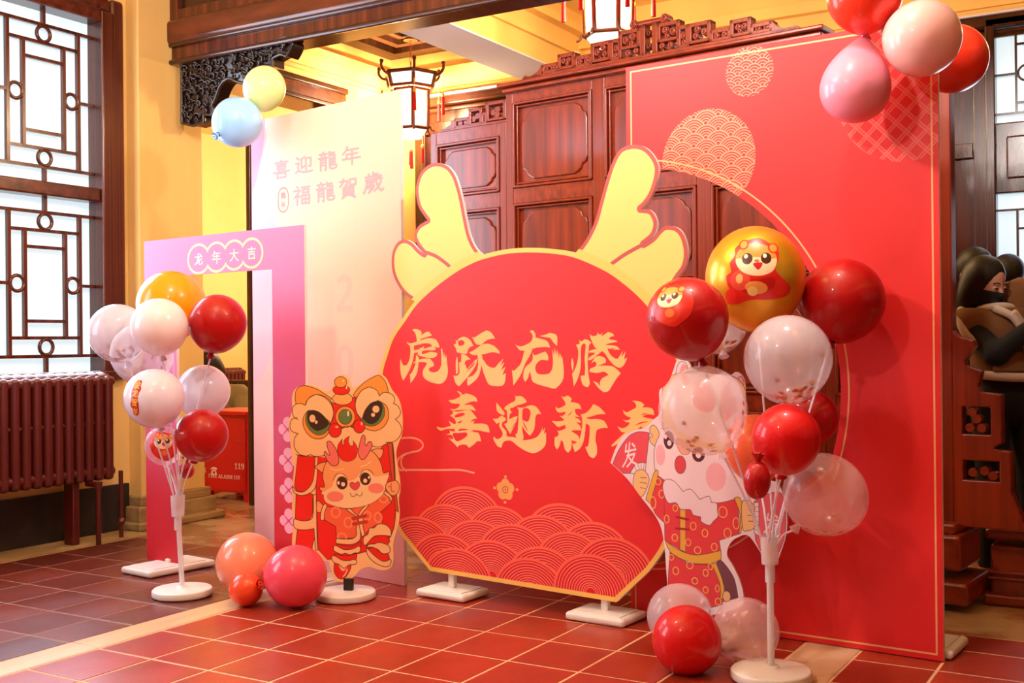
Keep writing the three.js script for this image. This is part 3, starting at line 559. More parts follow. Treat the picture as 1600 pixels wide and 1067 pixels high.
const scales = (p, x0, y0, w, r, col, lw, n, rows, cols) => {          // overlapping seigaiha scales, back to front
  const c = p.c;
  for (let j = rows; j >= 0; j--) for (let i = -1; i <= cols; i++) {
    const cx = x0 + (i + (j % 2 ? 0.5 : 0)) * w, cy = y0 + j * w * 0.27;
    c.fillStyle = col[0]; c.beginPath(); c.arc(cx, cy, r, 0, 7); c.fill();
    c.strokeStyle = col[1];
    for (let k = 0; k < n; k++) { c.lineWidth = k ? lw * 0.8 : lw; c.beginPath(); c.arc(cx, cy, r * (1 - k / n * 0.92) - lw / 2, 0, Math.PI); c.stroke(); }
  }
};
{ // ---- tall red panel with the round bite
  const t = thing('red_panel', 'tall red panel with a gold border line and a round bite on its left edge', 'display board', [-2.087, 0, -4.486], turnOf(0.9975, 0.0714));
  const p = new Print(0, 0, 1316, 2400, 0.85), c = p.c, red = '#e72324';
  p.all(red);
  const disc = (x, y, r, w, n) => { c.save(); c.beginPath(); c.arc(x, y, r, 0, 7); c.clip(); scales(p, x - r - 20, y - r - 60, w, w * 0.52, [red, '#f29a72'], n === 3 ? 4 : 6.5, n, 34, 9); c.restore(); };
  disc(386, 1957, 212, 112, 5); disc(574, 2300, 104, 72, 3);
  c.save(); c.beginPath(); c.arc(1200, 2130, 262, 0, 7); c.clip(); c.strokeStyle = '#f2695c';
  for (let k = -20; k < 24; k++) for (const s of [-1, 1]) for (const d of [-7, 7]) { c.lineWidth = 7; c.beginPath(); c.moveTo(1200 + k * 75 - 500, 2130 - s * 500 + d); c.lineTo(1200 + k * 75 + 500, 2130 + s * 500 + d); c.stroke(); }
  c.restore();
  const gold = '#f6b577';
  c.strokeStyle = gold; c.lineWidth = 7; c.strokeRect(24, 26, 1268, 2350);
  const hole = '2,240 200,262 470,385 720,590 880,740! ';
  const arc = []; for (let a = -20; a <= 90.01; a += 5) arc.push([-17 + 957 * Math.cos(R(a)), 1002 + 957 * Math.sin(R(a))]);
  c.beginPath(); c.arc(-17, 1002, 957 + 32, R(-21), Math.PI / 2); c.stroke();
  p.line('0,212 200,232 480,352 745,562 905,700', gold, 7);
  const q = outline('2,240 200,262 470,385 720,590 880,690!').slice(0, 20);
  const s = new THREE.Shape([new THREE.Vector2(0, 0.003), new THREE.Vector2(1.316, 0.003), new THREE.Vector2(1.316, 2.398), new THREE.Vector2(0, 2.398), ...arc.reverse().map(([x, y]) => new THREE.Vector2(Math.max(0, x) / 1000, y / 1000)), ...q.reverse()]);
  board(t, s, 0.018, p, M.foam, { roughness: 0.5 });
  foot(t, 1.20, -0.16, 0.28, 0.26, 0.02); foot(t, 0.12, -0.16, 0.22, 0.26, 0.02);
}

{ // ---- round board with antlers and brush lettering
  const t = thing('antler_board', 'round red board with yellow dragon antlers, gold brush lettering and wave pattern', 'display board', [-2.098, 0, -4.336], turnOf(0.9975, 0.0714));
  const edge = "-1317,1052 -1286,1141 -1239,1238 -1165,1321 -1083,1406 -967,1485 -847,1549 -760,1584 -678,1606 -547,1624 -416,1624 -285,1611 -166,1585 -16,1520 86,1453 171,1380 253,1282 316,1160 344,1024 351,867 340,709 316,550 285,429 243,338 204,281 167,235! 12,90! -1007,113! -1133,223 -1210,300 -1282,467 -1326,685 -1336,875";
  const L = "-655,1595! -678,1607 -718,1640 -752,1702 -774,1783 -791,1859 -810,1926 -836,1989 -878,2035 -938,2057 -993,2051 -1043,2018 -1071,1958 -1069,1900 -1051,1846 -1002,1788! -1058,1765 -1085,1723 -1069,1679 -1023,1628! -1059,1651 -1097,1685 -1140,1704 -1185,1697 -1220,1658 -1231,1605 -1222,1541 -1188,1481 -1144,1436 -1084,1402! -910,1386!";
  const Rr = "-205,1576! -179,1585 -123,1641 -77,1716 -51,1791 -20,1883 10,1957 50,2013 108,2028 164,2015 206,1979 232,1927 228,1877 205,1817 176,1778 147,1756! 192,1747 217,1716 223,1679 205,1638 160,1607! 203,1630 231,1657 263,1676 309,1669 340,1642 358,1596 362,1547 348,1498 316,1459 223,1338! 32,1343!";
  const p = new Print(-1440, 60, 420, 2080, 1.0), c = p.c;
  const ant = '#fad072', brown = '#b8504a';
  p.all(ant);
  p.fill(L, ant, brown, 34); p.fill(Rr, ant, brown, 34);
  p.line("-1022,1638 -955,1615 -895,1579 -850,1544", brown, 17); p.line("160,1607 74,1570 25,1543 -19,1518", brown, 17);
  c.save(); c.beginPath(); trace(c, edge); c.clip();
  p.all('#e82426');
  // wave hills
  const hills = "-784,361,206,164 -258,327,192,158 -902,285,193,149 -599,300,184,148 -363,274,183,152 -93,263,181,155 -1080,200,212,161 -723,220,195,154 -519,214,196,159 -217,219,174,146 4,195,191,165 -915,132,209,162 -641,131,196,157 -364,133,185,152 -840,81,195,152 -432,74,187,154 -113,116,186,160";
  for (const h of hills.split(' ')) {
    const [x, y, rx, ry] = h.split(',').map(Number);
    p.ell(h, '#de1018', '#fb6a52', 13);
    for (let k = 1; k < 13; k++) { const q = 1 - 0.01 - 0.085 * k + 0.0012 * k * k; if (q > 0.03) p.ell([x, y, rx * q, ry * q].join(','), null, '#f88a74', 4.6); }
  }
  c.restore();
  p.fill(edge, null, '#f8c962', 42);
  // lettering
  const gold = (y0, y1) => p.grad(0, y1, 0, y0, '#fbc674', '#fccf88', '#feeccb');
  const row1 = gold(860, 1150), row2 = gold(600, 880);
  const A = ["-1102,1267 -1079,1270 -1056,1264! -1045,1252 -1052,1226 -1055,1206 -1075,1201! -1078,1229 -1086,1251", "-1052,1237! -1021,1253 -1000,1257! -980,1237! -1008,1232 -1052,1221!", "-1142,1210! -1119,1202 -1080,1208 -1021,1223 -992,1225! -958,1218 -939,1193! -936,1179! -971,1184 -996,1198 -1034,1200 -1099,1188 -1109,1188! -1129,1195",
    "-1122,1199! -1094,1194! -1093,1159 -1100,1123 -1117,1083 -1144,1043 -1164,1020! -1177,1047 -1183,1093 -1179,1127! -1163,1097 -1140,1098 -1123,1123 -1116,1164", "-1094,1168! -1061,1172 -1015,1178 -982,1190! -957,1175! -971,1167 -1022,1167 -1074,1157 -1095,1154!", "-1053,1199! -1030,1183! -1045,1154 -1032,1150 -990,1160 -949,1154! -957,1138 -984,1130 -1022,1133 -1061,1142 -1071,1152 -1061,1168", "-1080,1146! -1064,1130 -1068,1093 -1076,1058 -1098,1028 -1118,1008! -1120,1043 -1124,1048! -1106,1063 -1087,1098 -1084,1118",
    "-1104,1104! -1074,1119 -1048,1125 -1022,1128 -991,1124 -969,1099! -981,1094 -1004,1099 -1023,1109 -1055,1111", "-1003,1121! -969,1099! -978,1089 -997,1084 -1001,1071 -979,1062 -947,1069 -928,1094 -926,1129 -928,1173! -920,1177! -913,1133! -909,1158! -902,1129! -896,1148! -889,1094! -887,1065 -897,1033 -922,1011 -954,1008 -998,1017 -1027,1031 -1040,1049 -1037,1074 -1023,1091"];
  const Bx = ["-853,1193! -838,1199 -839,1219! -830,1210 -820,1221 -793,1230 -768,1224! -750,1210 -735,1187! -760,1177 -772,1153! -784,1149 -815,1153 -833,1158! -839,1177", "-806,1150! -778,1143! -751,1124! -779,1118 -785,1099 -745,1109! -712,1128! -724,1095 -761,1051 -820,998! -841,1011 -856,1050! -841,1046 -821,1055 -818,1075 -820,1109 -809,1112", "-834,1136! -828,1124 -827,1065 -838,1055! -840,1104",
    "-744,1232! -729,1226 -693,1244 -660,1257! -633,1248 -610,1219! -634,1218 -657,1212 -675,1201 -687,1191! -717,1194 -732,1211", "-761,1157! -736,1165 -687,1191 -652,1196 -616,1186! -588,1162 -587,1149! -623,1157 -664,1150 -712,1144 -742,1145", "-715,1153! -688,1145 -685,1119 -698,1066 -719,1032 -768,1000! -774,1017 -769,1041! -737,1051 -713,1080 -709,1119", "-694,1133! -676,1119 -653,1095 -617,1086 -594,1105 -564,1129! -582,1095! -559,1114! -577,1076! -553,1091! -571,1053! -552,1062! -557,1024 -572,1005 -607,1002 -648,1009 -671,1047 -686,1085"];
  const Cx = ["-419,1251! -402,1254 -390,1240 -387,1222! -365,1217 -326,1205 -310,1175! -332,1179 -377,1177 -405,1171 -444,1164! -472,1165 -489,1180 -501,1192! -472,1183 -444,1189 -413,1204 -403,1229", "-368,1228! -332,1235 -312,1241 -285,1237! -273,1223 -274,1183! -294,1200 -310,1218 -337,1223", "-447,1171! -407,1173 -422,1138 -445,1105 -468,1058 -497,1021 -511,1005! -514,1039 -519,1079! -508,1073 -490,1086 -467,1110", "-406,1161! -394,1143 -355,1154 -335,1159! -321,1138 -323,1119! -355,1122 -372,1115 -389,1096 -389,1075 -378,1061 -350,1057 -317,1063 -300,1087 -297,1129 -302,1175! -291,1142! -288,1177! -278,1142! -275,1170! -264,1133! -261,1156! -251,1129! -248,1142! -241,1088 -241,1051 -252,1024 -274,1003 -290,995 -329,1002 -378,1013 -406,1026 -414,1049 -420,1068 -431,1040 -446,1023! -456,1040 -454,1068 -442,1091 -416,1110 -404,1129"];
  const Dx = ["-177,1188! -158,1194 -161,1211! -148,1203 -130,1212 -112,1207! -99,1196 -109,1187 -112,1165 -118,1111 -113,1052 -108,1021 -119,1003! -140,1011 -150,1029 -153,1052 -134,1054! -131,1088 -133,1129 -128,1187 -146,1187 -152,1156 -152,1111 -158,1070 -172,1034 -190,1006! -193,1033 -198,1065! -190,1070 -171,1111 -165,1160", "-197,1133! -189,1106 -195,1070! -202,1106", "-107,1234! -91,1225 -70,1229 -70,1241! -54,1231 -39,1244! -46,1225 -15,1242! 7,1235 15,1224! -3,1220 -8,1211 22,1205 30,1199! -8,1193 -29,1187! 22,1182 42,1166! 7,1166 -19,1173! -9,1151 11,1133 32,1129 57,1164! 49,1133! 70,1160! 62,1124! 78,1133! 62,1102 41,1089 16,1098 -9,1120 -29,1147 -45,1160! -71,1142 -97,1124 -113,1120! -112,1131 -81,1151 -112,1153! -107,1162 -60,1173! -81,1176 -101,1214", "-81,1133! -60,1140 -30,1129 -27,1111! -50,1102 -71,1097! -30,1098 11,1093 46,1065! 26,1045 -0,1009 -16,989 -39,984! -62,999 -93,1032! -62,1024 -48,1042 -15,1058! -35,1071 -71,1066 -108,1070! -105,1084 -76,1097 -81,1115 -102,1106!"];
  const Ex = ["-835,974! -819,973 -806,964 -805,956! -779,965 -742,957! -722,946 -714,927! -742,929 -775,919 -794,911! -756,913 -738,903 -722,884! -757,889 -813,887 -863,882! -877,892! -851,890 -825,901 -820,915 -850,916 -870,919 -886,931! -850,936 -817,950 -817,961", "-877,860! -861,868 -858,882! -832,879 -775,888 -752,885! -734,868 -717,850! -739,846 -757,834 -776,830! -729,839! -739,827 -693,828! -661,823 -648,801 -648,787! -679,791 -711,795 -758,795 -786,800! -819,798 -833,783 -826,771! -843,783 -852,797! -900,795 -929,785! -946,790 -960,805! -919,800 -871,812! -885,835! -852,820 -842,828 -851,846!", "-905,767! -878,777 -883,792! -866,785 -824,789 -795,792! -758,795 -711,784! -702,769 -696,744! -717,745 -735,731 -766,711! -784,725 -820,722 -834,711! -853,728 -891,754! -862,748 -867,767"];
  const EH = ["-849,859 -823,871 -794,873 -791,865 -813,857 -842,851", "-862,774 -824,779 -784,783 -776,770 -805,750 -841,741"];
  const Fx = ["-607,928! -592,913 -574,895 -561,881 -565,868! -587,876 -605,890", "-629,852! -601,854 -579,867 -554,855! -557,846 -574,836 -575,818 -553,797 -548,775 -509,772 -465,761 -421,766 -387,778 -365,801 -354,829! -356,804! -341,823! -348,794! -337,802! -338,752 -357,726 -383,711 -409,704 -448,713 -487,731 -522,753 -549,755 -571,745 -580,721! -603,728 -625,758 -621,771! -607,760 -584,767 -573,785 -584,807 -593,821 -590,834 -606,829!", "-505,965! -498,958 -471,959 -450,948 -437,933! -463,923 -489,917 -520,903! -529,903 -527,889 -516,887! -532,874 -536,852! -508,864 -488,868! -503,832 -531,785! -548,808 -566,831! -548,837 -547,866 -549,892! -563,902 -538,921 -507,935 -500,947", "-492,908! -459,907 -424,918 -398,917 -381,907 -360,879! -381,880 -392,864 -399,814 -423,781! -443,798 -466,826! -470,854 -442,844 -427,854 -419,888 -433,904 -459,901 -464,862 -464,811 -458,775 -465,761 -487,760! -500,774 -502,785! -491,796 -486,839 -483,894!"];
  const Gx = ["-255,962! -237,960 -221,966 -200,953! -207,938! -178,935 -160,927 -151,908! -183,907 -179,886 -156,874! -188,873 -165,864 -152,849! -179,850! -161,837 -152,816! -188,815 -206,812! -179,798 -166,787 -169,764! -180,764 -202,766! -207,732 -223,715! -239,730 -248,761 -259,768! -266,744 -280,726! -292,747 -291,782! -282,783 -270,795 -279,812! -266,810 -234,823 -243,834 -270,826 -288,837 -307,854! -279,851 -242,858 -267,876! -247,877 -233,893 -265,890 -281,899 -285,918! -269,909 -237,923 -235,935", "-158,885! -134,891 -111,907 -91,932! -63,920 -41,902 -30,890! -67,888 -98,879 -129,871! -107,866 -83,868! -46,864 -29,849 -19,831! -46,830 -73,821 -79,806 -82,775 -76,753 -76,719 -92,698! -114,707 -135,745! -120,751 -113,789 -112,835 -130,846! -135,804 -144,765 -162,736 -187,720! -196,740 -200,755! -175,764 -157,795 -148,849 -152,876"];
  const Hx = ["97,950! 122,950 143,945 157,933! 147,923! 171,924 196,917 203,892! 175,895 150,885 200,875! 232,851 252,789! 170,815 142,844! 99,813 57,781 1,752! -1,760 44,799 65,817! 48,816 34,829 27,841! 49,833 74,842 85,857 66,860 52,871! 70,867 92,876 70,886 58,897 54,912! 71,901 100,913 117,924 113,941"];
  for (const s of [...A, ...Bx, ...Cx, ...Dx]) p.fill(s, row1);
  for (const s of [...Ex, ...Fx, ...Gx, ...Hx]) p.fill(s, row2);
  for (const s of EH) p.fill(s, '#e82426');
  for (const s of ["-824,1208 -802,1214 -787,1204 -793,1192 -815,1187 -822,1192", "-779,1104 -745,1118 -733,1114 -755,1095 -773,1080", "-1057,1193 -1035,1193 -1040,1183 -1054,1178"]) p.fill(s, '#e82426');
  // dry-brush scratches
  for (const s of ["-1015,1183! -996,1189 -977,1181! -996,1184", "-675,1201! -651,1212 -628,1217! -651,1208", "-667,1141! -640,1152 -617,1155! -640,1147", "-779,1065! -749,1095 -724,1114! -743,1090", "-394,1150! -371,1168 -338,1175! -371,1161", "-82,1053! -61,1035 -57,1008! -72,1030", "-14,1164! 2,1171 22,1171! 2,1166", "108,846! 142,862 175,865! 146,857", "136,892! 155,898 175,898! 155,894", "-266,826! -247,834 -229,837! -247,830", "-209,770! -193,769 -178,764! -198,765", "-224,874! -215,885 -196,899! -208,886", "-495,843! -508,828 -526,805! -512,828", "-464,851! -451,833 -430,798! -451,822", "-758,789! -721,791 -670,789! -721,786", "-820,720! -805,726 -782,725! -805,720", "-837,828! -823,832 -804,840! -818,825"]) p.fill(s, '#e82426');
  // cloud line and blossom
  for (const s of ["-1204,738 -1118,745 -1062,734 -1043,709 -1068,686 -1119,674 -1171,658 -1205,631 -1221,604", "-1212,583 -1109,590 -953,598 -823,606 -739,597", "-1167,659 -1181,632 -1177,602 -1149,583", "-1153,662 -1195,641 -1205,605 -1182,582"]) p.line(s, '#f3a484', 9);
  const [f] = points("-561,531");
  for (let k = 0; k < 5; k++) p.ell([f.x + 27 * Math.sin(k * 1.2566), f.y + 27 * Math.cos(k * 1.2566), 24, 24].join(','), '#f2a95c');
  p.ell([f.x, f.y, 14, 14].join(','), null, '#d8402c', 4).ell([f.x, f.y, 4, 4].join(','), '#d8402c');
  p.ell("-560.1,590.0,8.0,6.6 -621.3,535.1,8.1,6.6 -495.9,535.3,7.9,6.5 -563.4,473.4,8.0,6.6", '#f2a95c');
  // one cut-out: disc and antlers together
  const parts = [shapeOf(edge), shapeOf(L), shapeOf(Rr)];
  const grow = (s) => s;                                              // the antlers are cut along their brown rim
  const mat = p.material({ roughness: 0.5 });
  const core = parts.map((s, i) => new THREE.ExtrudeGeometry(grow(s), { depth: 0.018 - (i ? 0.001 : 0), bevelEnabled: false }).translate(0, 0, -0.0186 + (i ? 0.0004 : 0)));
  obj('board', core, M.foam, t);
  obj('printed_sheet', p.uv(new THREE.ShapeGeometry(parts[0], 12)), mat, t);
  for (const k of [1, 2]) obj('antler', p.uv(new THREE.ShapeGeometry(parts[k], 12)).translate(0, 0, -0.0003), mat, t, k === 1 ? 'yellow antler on the left' : 'yellow antler on the right');
  const fp = points("-898,115 -60,89");
  for (const q of fp) foot(t, q.x / 1000, -0.035, 0.29, 0.21, 0.07);
}

// ---------------------------------------------------------------- cut-out figures
{ // lion-dance figure
  const t = thing('lion_dance_cutout', 'cut-out of a small orange dragon child under a lion dance costume on a round foot', 'cutout', [-3.398, 0, -4.155], turnOf(0.9215, -0.3885));
  const cut = "-27,1055 8,1045 25,1005 49,999 95,1028 156,1055 191,1040 221,983 251,943 266,894 272,835 267,776 249,727 239,687 245,628 255,569 257,510 249,470 253,411 247,352 232,303 221,253 221,184 203,145 157,137 107,151 66,140 43,117 4,81 -37,77 -72,98 -85,149 -97,174 -149,173 -200,187 -262,201 -272,256 -266,346 -271,405 -270,465 -270,505 -264,565 -258,625 -268,665 -273,705 -279,775 -282,835 -266,885 -265,954 -244,994 -192,1009 -141,999 -90,979 -69,994 -58,1033";
  const p = new Print(-290, 60, 300, 1110, 1.7), cream = '#fac588', ink = '#5c2814', red = '#ec2412', or = '#f79a3a', skin = '#f9a566', jac = '#f6673c', w = 3.2;
  p.all(cream);
  // cape
  p.fill("-144,675! 224,731! 233,608 233,411 220,322 179,263 87,222 -97,181! -143,228! -151,506", red, ink, w);
  p.fill("-239,675! -154,667! -150,586 -176,514 -239,503 -257,530!", red, ink, w);
  p.fill("-250,487! -174,492 -168,454 -173,390 -202,363 -255,371!", red, ink, w); p.fill("-245,321! -163,328 -160,292 -173,235 -159,198 -261,196!", red, ink, w);
  p.fill("-267,530 -249,505 -208,504 -166,556 -154,667! -141,668! -149,546 -170,504 -218,484 -259,497", cream, ink, w);
  p.fill("-264,359 -257,372 -224,363 -184,368 -167,394 -165,488! -151,488! -148,224! -157,224! -163,328! -202,321 -247,324 -262,338", cream, ink, w);
  p.line("224,731 234,549 233,391 215,312 189,273", ink, w);
  // lion head
  p.fill("-246,918 -264,884 -237,846 -277,815 -237,777 -255,743 -254,709 -228,678 -189,671 -130,667 -21,657 73,672 135,684 193,738 228,740 255,763 267,793 237,846 262,883 228,920 230,954 161,955 126,994 52,951 -10,959 -73,940 -139,962 -195,922", cream);
  p.fill("-246,918! -250,948 -245,982 -225,1001 -202,1005 -174,999 -139,986 -104,965 -71,944! -79,933! -96,948 -120,959 -147,963 -175,952 -195,929 -199,912! -222,920", or, ink, w);
  p.fill("34,959! 56,989 95,1023 134,1045 158,1053 177,1041 196,1011 205,970! 180,970 161,955! 149,981 126,994 107,996 76,981 56,955 46,947!", or, ink, w);
  p.fill("-79,933! -61,921 -26,916 9,923 33,949! 48,949! 43,921 47,883 59,861 74,846! 43,812 4,812 -25,799! -80,821! -66,846 -62,876 -65,906", red, ink, w);
  p.ell("-18,942,49,29", '#f9b160', ink, w).ell("-23,984,41,23", red, ink, w).ell("-26,1021,30,26", or, ink, w);
  p.ell("-5,857,48,50", or, ink, w).ell("-5,857,32,35", '#64803e', ink, w).ell("9.2,872.8,4.7,12.8 -13.4,1027.0,3.5,6.0 2.6,994.8,3.1,7.6", '#fbe3bd');
  for (const s of ["-199,912 -187,940 -159,959 -139,962 -104,948 -77,921 -64,891 -64,861 -78,823", "161,955! 149,981 126,994 107,996 76,981 52,947 44,914 51,876 74,846", "-246,918! -262,903 -264,876 -254,853 -237,845", "-241,853 -266,846 -277,815 -267,789 -236,777", "-239,777! -253,758 -258,731 -252,705 -228,678 -189,670", "161,955! 180,970 207,970 230,954 234,932 228,920", "228,920 249,909 262,883 256,861 237,846", "237,846! 259,823 267,793 255,763 228,740 193,737", "196,736 179,722 152,715 122,720", "-248,678 -225,672 -202,670 -177,678! -156,670 -125,671 -98,678", "-25,799 -8,812 12,813 37,803"]) p.line(s, ink, w);
  p.fill("-187,887! -207,861 -213,830 -206,800 -184,770 -153,754 -122,754 -98,768 -86,785! -78,821 -97,846", or, ink, w).fill("-186,888! -198,861 -198,830 -184,800 -161,779 -137,771 -110,777 -90,796 -79,821! -121,861", '#66803f', ink, w * 0.7);
  p.fill("-185,887! -160,889 -132,880 -105,857 -82,827! -98,808 -129,793 -149,792 -172,808 -188,834 -191,861", '#3c2410').ell("-165.8,849.4,14.9,18.2 -147.5,832.3,7.1,8.3", cream);
  p.fill("153,933! 191,913 204,883 202,846 182,812 151,794 124,792 91,802! 78,831", or, ink, w).fill("153,934! 172,925 186,894 184,861 163,831 136,815 105,815 78,830 73,846! 114,906", '#66803f', ink, w * 0.7);
  p.fill("153,933! 172,921 176,894 167,861 148,834 121,823 97,831 77,852! 90,887 118,921", '#3c2410').ell("144,893,17,17 129.9,866.3,9.7,9.4", cream);
  p.ell("-56,793,31,33 62,812,28,31", red, ink, w).ell("-46.8,809.7,8.6,5.3 74.1,824.9,4.7,9.0", '#fba58a');
  // pole and hand
  p.fill("198,735! 221,735! 231,559! 247,422 242,416 234,416! 212,617!", '#d64a2c', ink, w);
  // child
  p.fill("-113,443! -95,433 -8,425 45,429 106,452 128,457! 176,500! 206,473 215,453! 162,409! 171,354! 131,343 83,303! 61,287 43,286 -53,280! -57,339! -112,369!", jac, ink, w);
  p.ell("-56,406,21,23 5,358,19,23 -27,289,21,18 97,391,17,20 149,384,17,22 177,471,18,16", null, '#fa8f62', 9);
  p.fill("-148,458 -135,456 -118,437 -128,407 -149,409", skin, ink, w).fill("-112,444 -127,412 -131,375 -123,367 -114,370 -110,403 -99,437", cream, ink, w);
  p.fill("-8,424! 14,406 40,389 52,367 43,329 43,299 17,281 -53,282! -57,270 -53,258! 17,255 53,270 64,295 58,359 58,383 40,399 18,423!", cream, ink, w);
  p.fill("108,450! 84,435 58,404 55,376 61,329 72,290! 85,303! 75,350 78,376 68,395 97,430", cream, ink, w);
  p.line("28,377 89,391", '#c43a22', 16, false).line("31,352 93,363", '#c43a22', 16, false);
  p.fill("-51,255! 17,247 63,270! 60,240 -10,231 -45,236", red, ink, w).fill("-62,212! -10,201 45,214! 37,181 -10,175 -54,187", red, ink, w);
  p.fill("-68,240 -58,249 -18,231 25,234 54,248 63,237 56,217 34,215 12,206 -10,213 -32,208 -54,217 -67,225", cream, ink, w);
  p.fill("-65,164! -66,127 -50,98 -28,91 -6,107 12,137 17,161! -10,162", red, ink, w).fill("-41,162 -36,139 -23,129 -11,137 -2,158", cream).fill("-78,194 -63,200 -28,181 7,179 34,184 45,172 34,161 9,159 -6,149 -21,143 -45,161 -63,166 -75,179", cream, ink, w);
  p.line("-2,137 -11,116 -22,103", '#fbe3bd', 5);
  p.fill("91,236! 97,207 129,173 173,154 200,157 210,176 203,190 147,229", cream, ink, w).fill("97,237! 130,242 165,217 196,213 202,187! 173,178 134,201", red, ink, w);
  p.fill("91,249! 111,279 148,301 187,301 204,276 193,256! 148,254", red, ink, w).fill("94,244 106,257 132,260 148,266 174,263 200,251 206,230 199,218 169,215 147,233 121,243", cream, ink, w);
  p.fill("77,262 79,291 99,305 107,332 129,335 149,352 183,351 209,328 211,296! 170,300 131,295 104,270 88,252", cream, ink, w);
  // its head
  p.fill("-158,619! -129,638 -97,644! -110,615 -119,591!", skin, ink, w).fill("120,699! 145,707 178,705! 173,676 159,658!", skin, ink, w);
  const head = "-99,643 -113,612 -118,571 -110,527 -130,525 -134,514 -124,506 -124,492 -115,488 -112,468 -97,449 -59,435 -13,426 40,429 97,442 139,463 177,496 186,529 198,566 204,581 204,599 178,595 170,625 158,656 139,681 115,699 58,708 -26,697 -72,671";
  p.fill(head, skin, ink, w); const c = p.c; c.save(); c.beginPath(); trace(c, head); c.clip();
  p.fill("-150,475 -104,508 -73,527 -61,564 -27,594 7,557 41,565 61,587 91,609 125,584 140,576 215,575 214,471 78,411 -74,409", '#fbcf96'); c.restore();
  p.ell("-58,480,41,25 141,521,38,24", '#f7866e').ell("-24,545,27,31 90,565,26,30", '#552208').ell("-41.2,545.1,6.5,8.8 -18.8,538.7,9.9,10.3 107.3,572.0,5.3,7.3 89.0,556.1,9.8,10.3", '#fdd9b0');
  p.line("-67,555 -53,583 -30,591 -8,579 3,560", ink, 2.4).line("60,572 76,602 95,609 117,602 130,586", ink, 2.4).line("-78,614 -53,605 -15,612", '#fbd08c', 5).line("69,623 95,631 117,647", '#fbd08c', 5);
  p.fill("39,511 18,526 15,543 28,549 39,543 53,552 62,542 57,524", '#e84c50', ink, 2).line("16,497 22,483 37,483 45,495! 56,485 69,486 74,501", ink, 2.6);
  p.fill("-47,630 -72,627 -98,655 -110,685 -103,693 -91,678 -81,676! -94,715 -95,737 -79,741 -60,719 -46,690 -38,653", '#f4766a', ink, w).fill("73,656 60,675 59,708 70,753 81,772 91,759 89,731 97,721! 107,739 121,737 123,719 107,687 88,661", '#f4766a', ink, w);
  p.fill("8,647 -26,656 -45,693 -40,726 -21,752! -21,730 -14,722! -10,749 14,766! 9,745 17,722 30,721! 34,734 31,745! 51,716 51,686 39,660", red, ink, 2);
  p.fill("186,529 196,548 215,554 237,558 253,536 249,507 233,489 214,489 195,507", skin, ink, w).line("200,529 211,529 215,544", ink, 2.4).line("215,528 214,511 229,508", ink, 2.4);
  p.fill("184,509 199,500 216,482 218,467 210,462 203,478 180,496", cream, ink, w);
  board(t, shapeOf(cut), 0.012, p, M.foamYellow, { roughness: 0.5 });
  const f = obj('foot_base', new THREE.LatheGeometry([[0, 0], [0.135, 0], [0.1415, 0.006], [0.1415, 0.028], [0.135, 0.035], [0, 0.037]].map(([x, y]) => new THREE.Vector2(x, y)), 48).translate(-0.01, 0.002, 0.0), M.plastic, t);
  obj('clip', [rbox(0.045, 0.06, 0.03, 0.002, 0.066, -0.006, 0.005)], M.darkStone, f, 'small black clip');
}
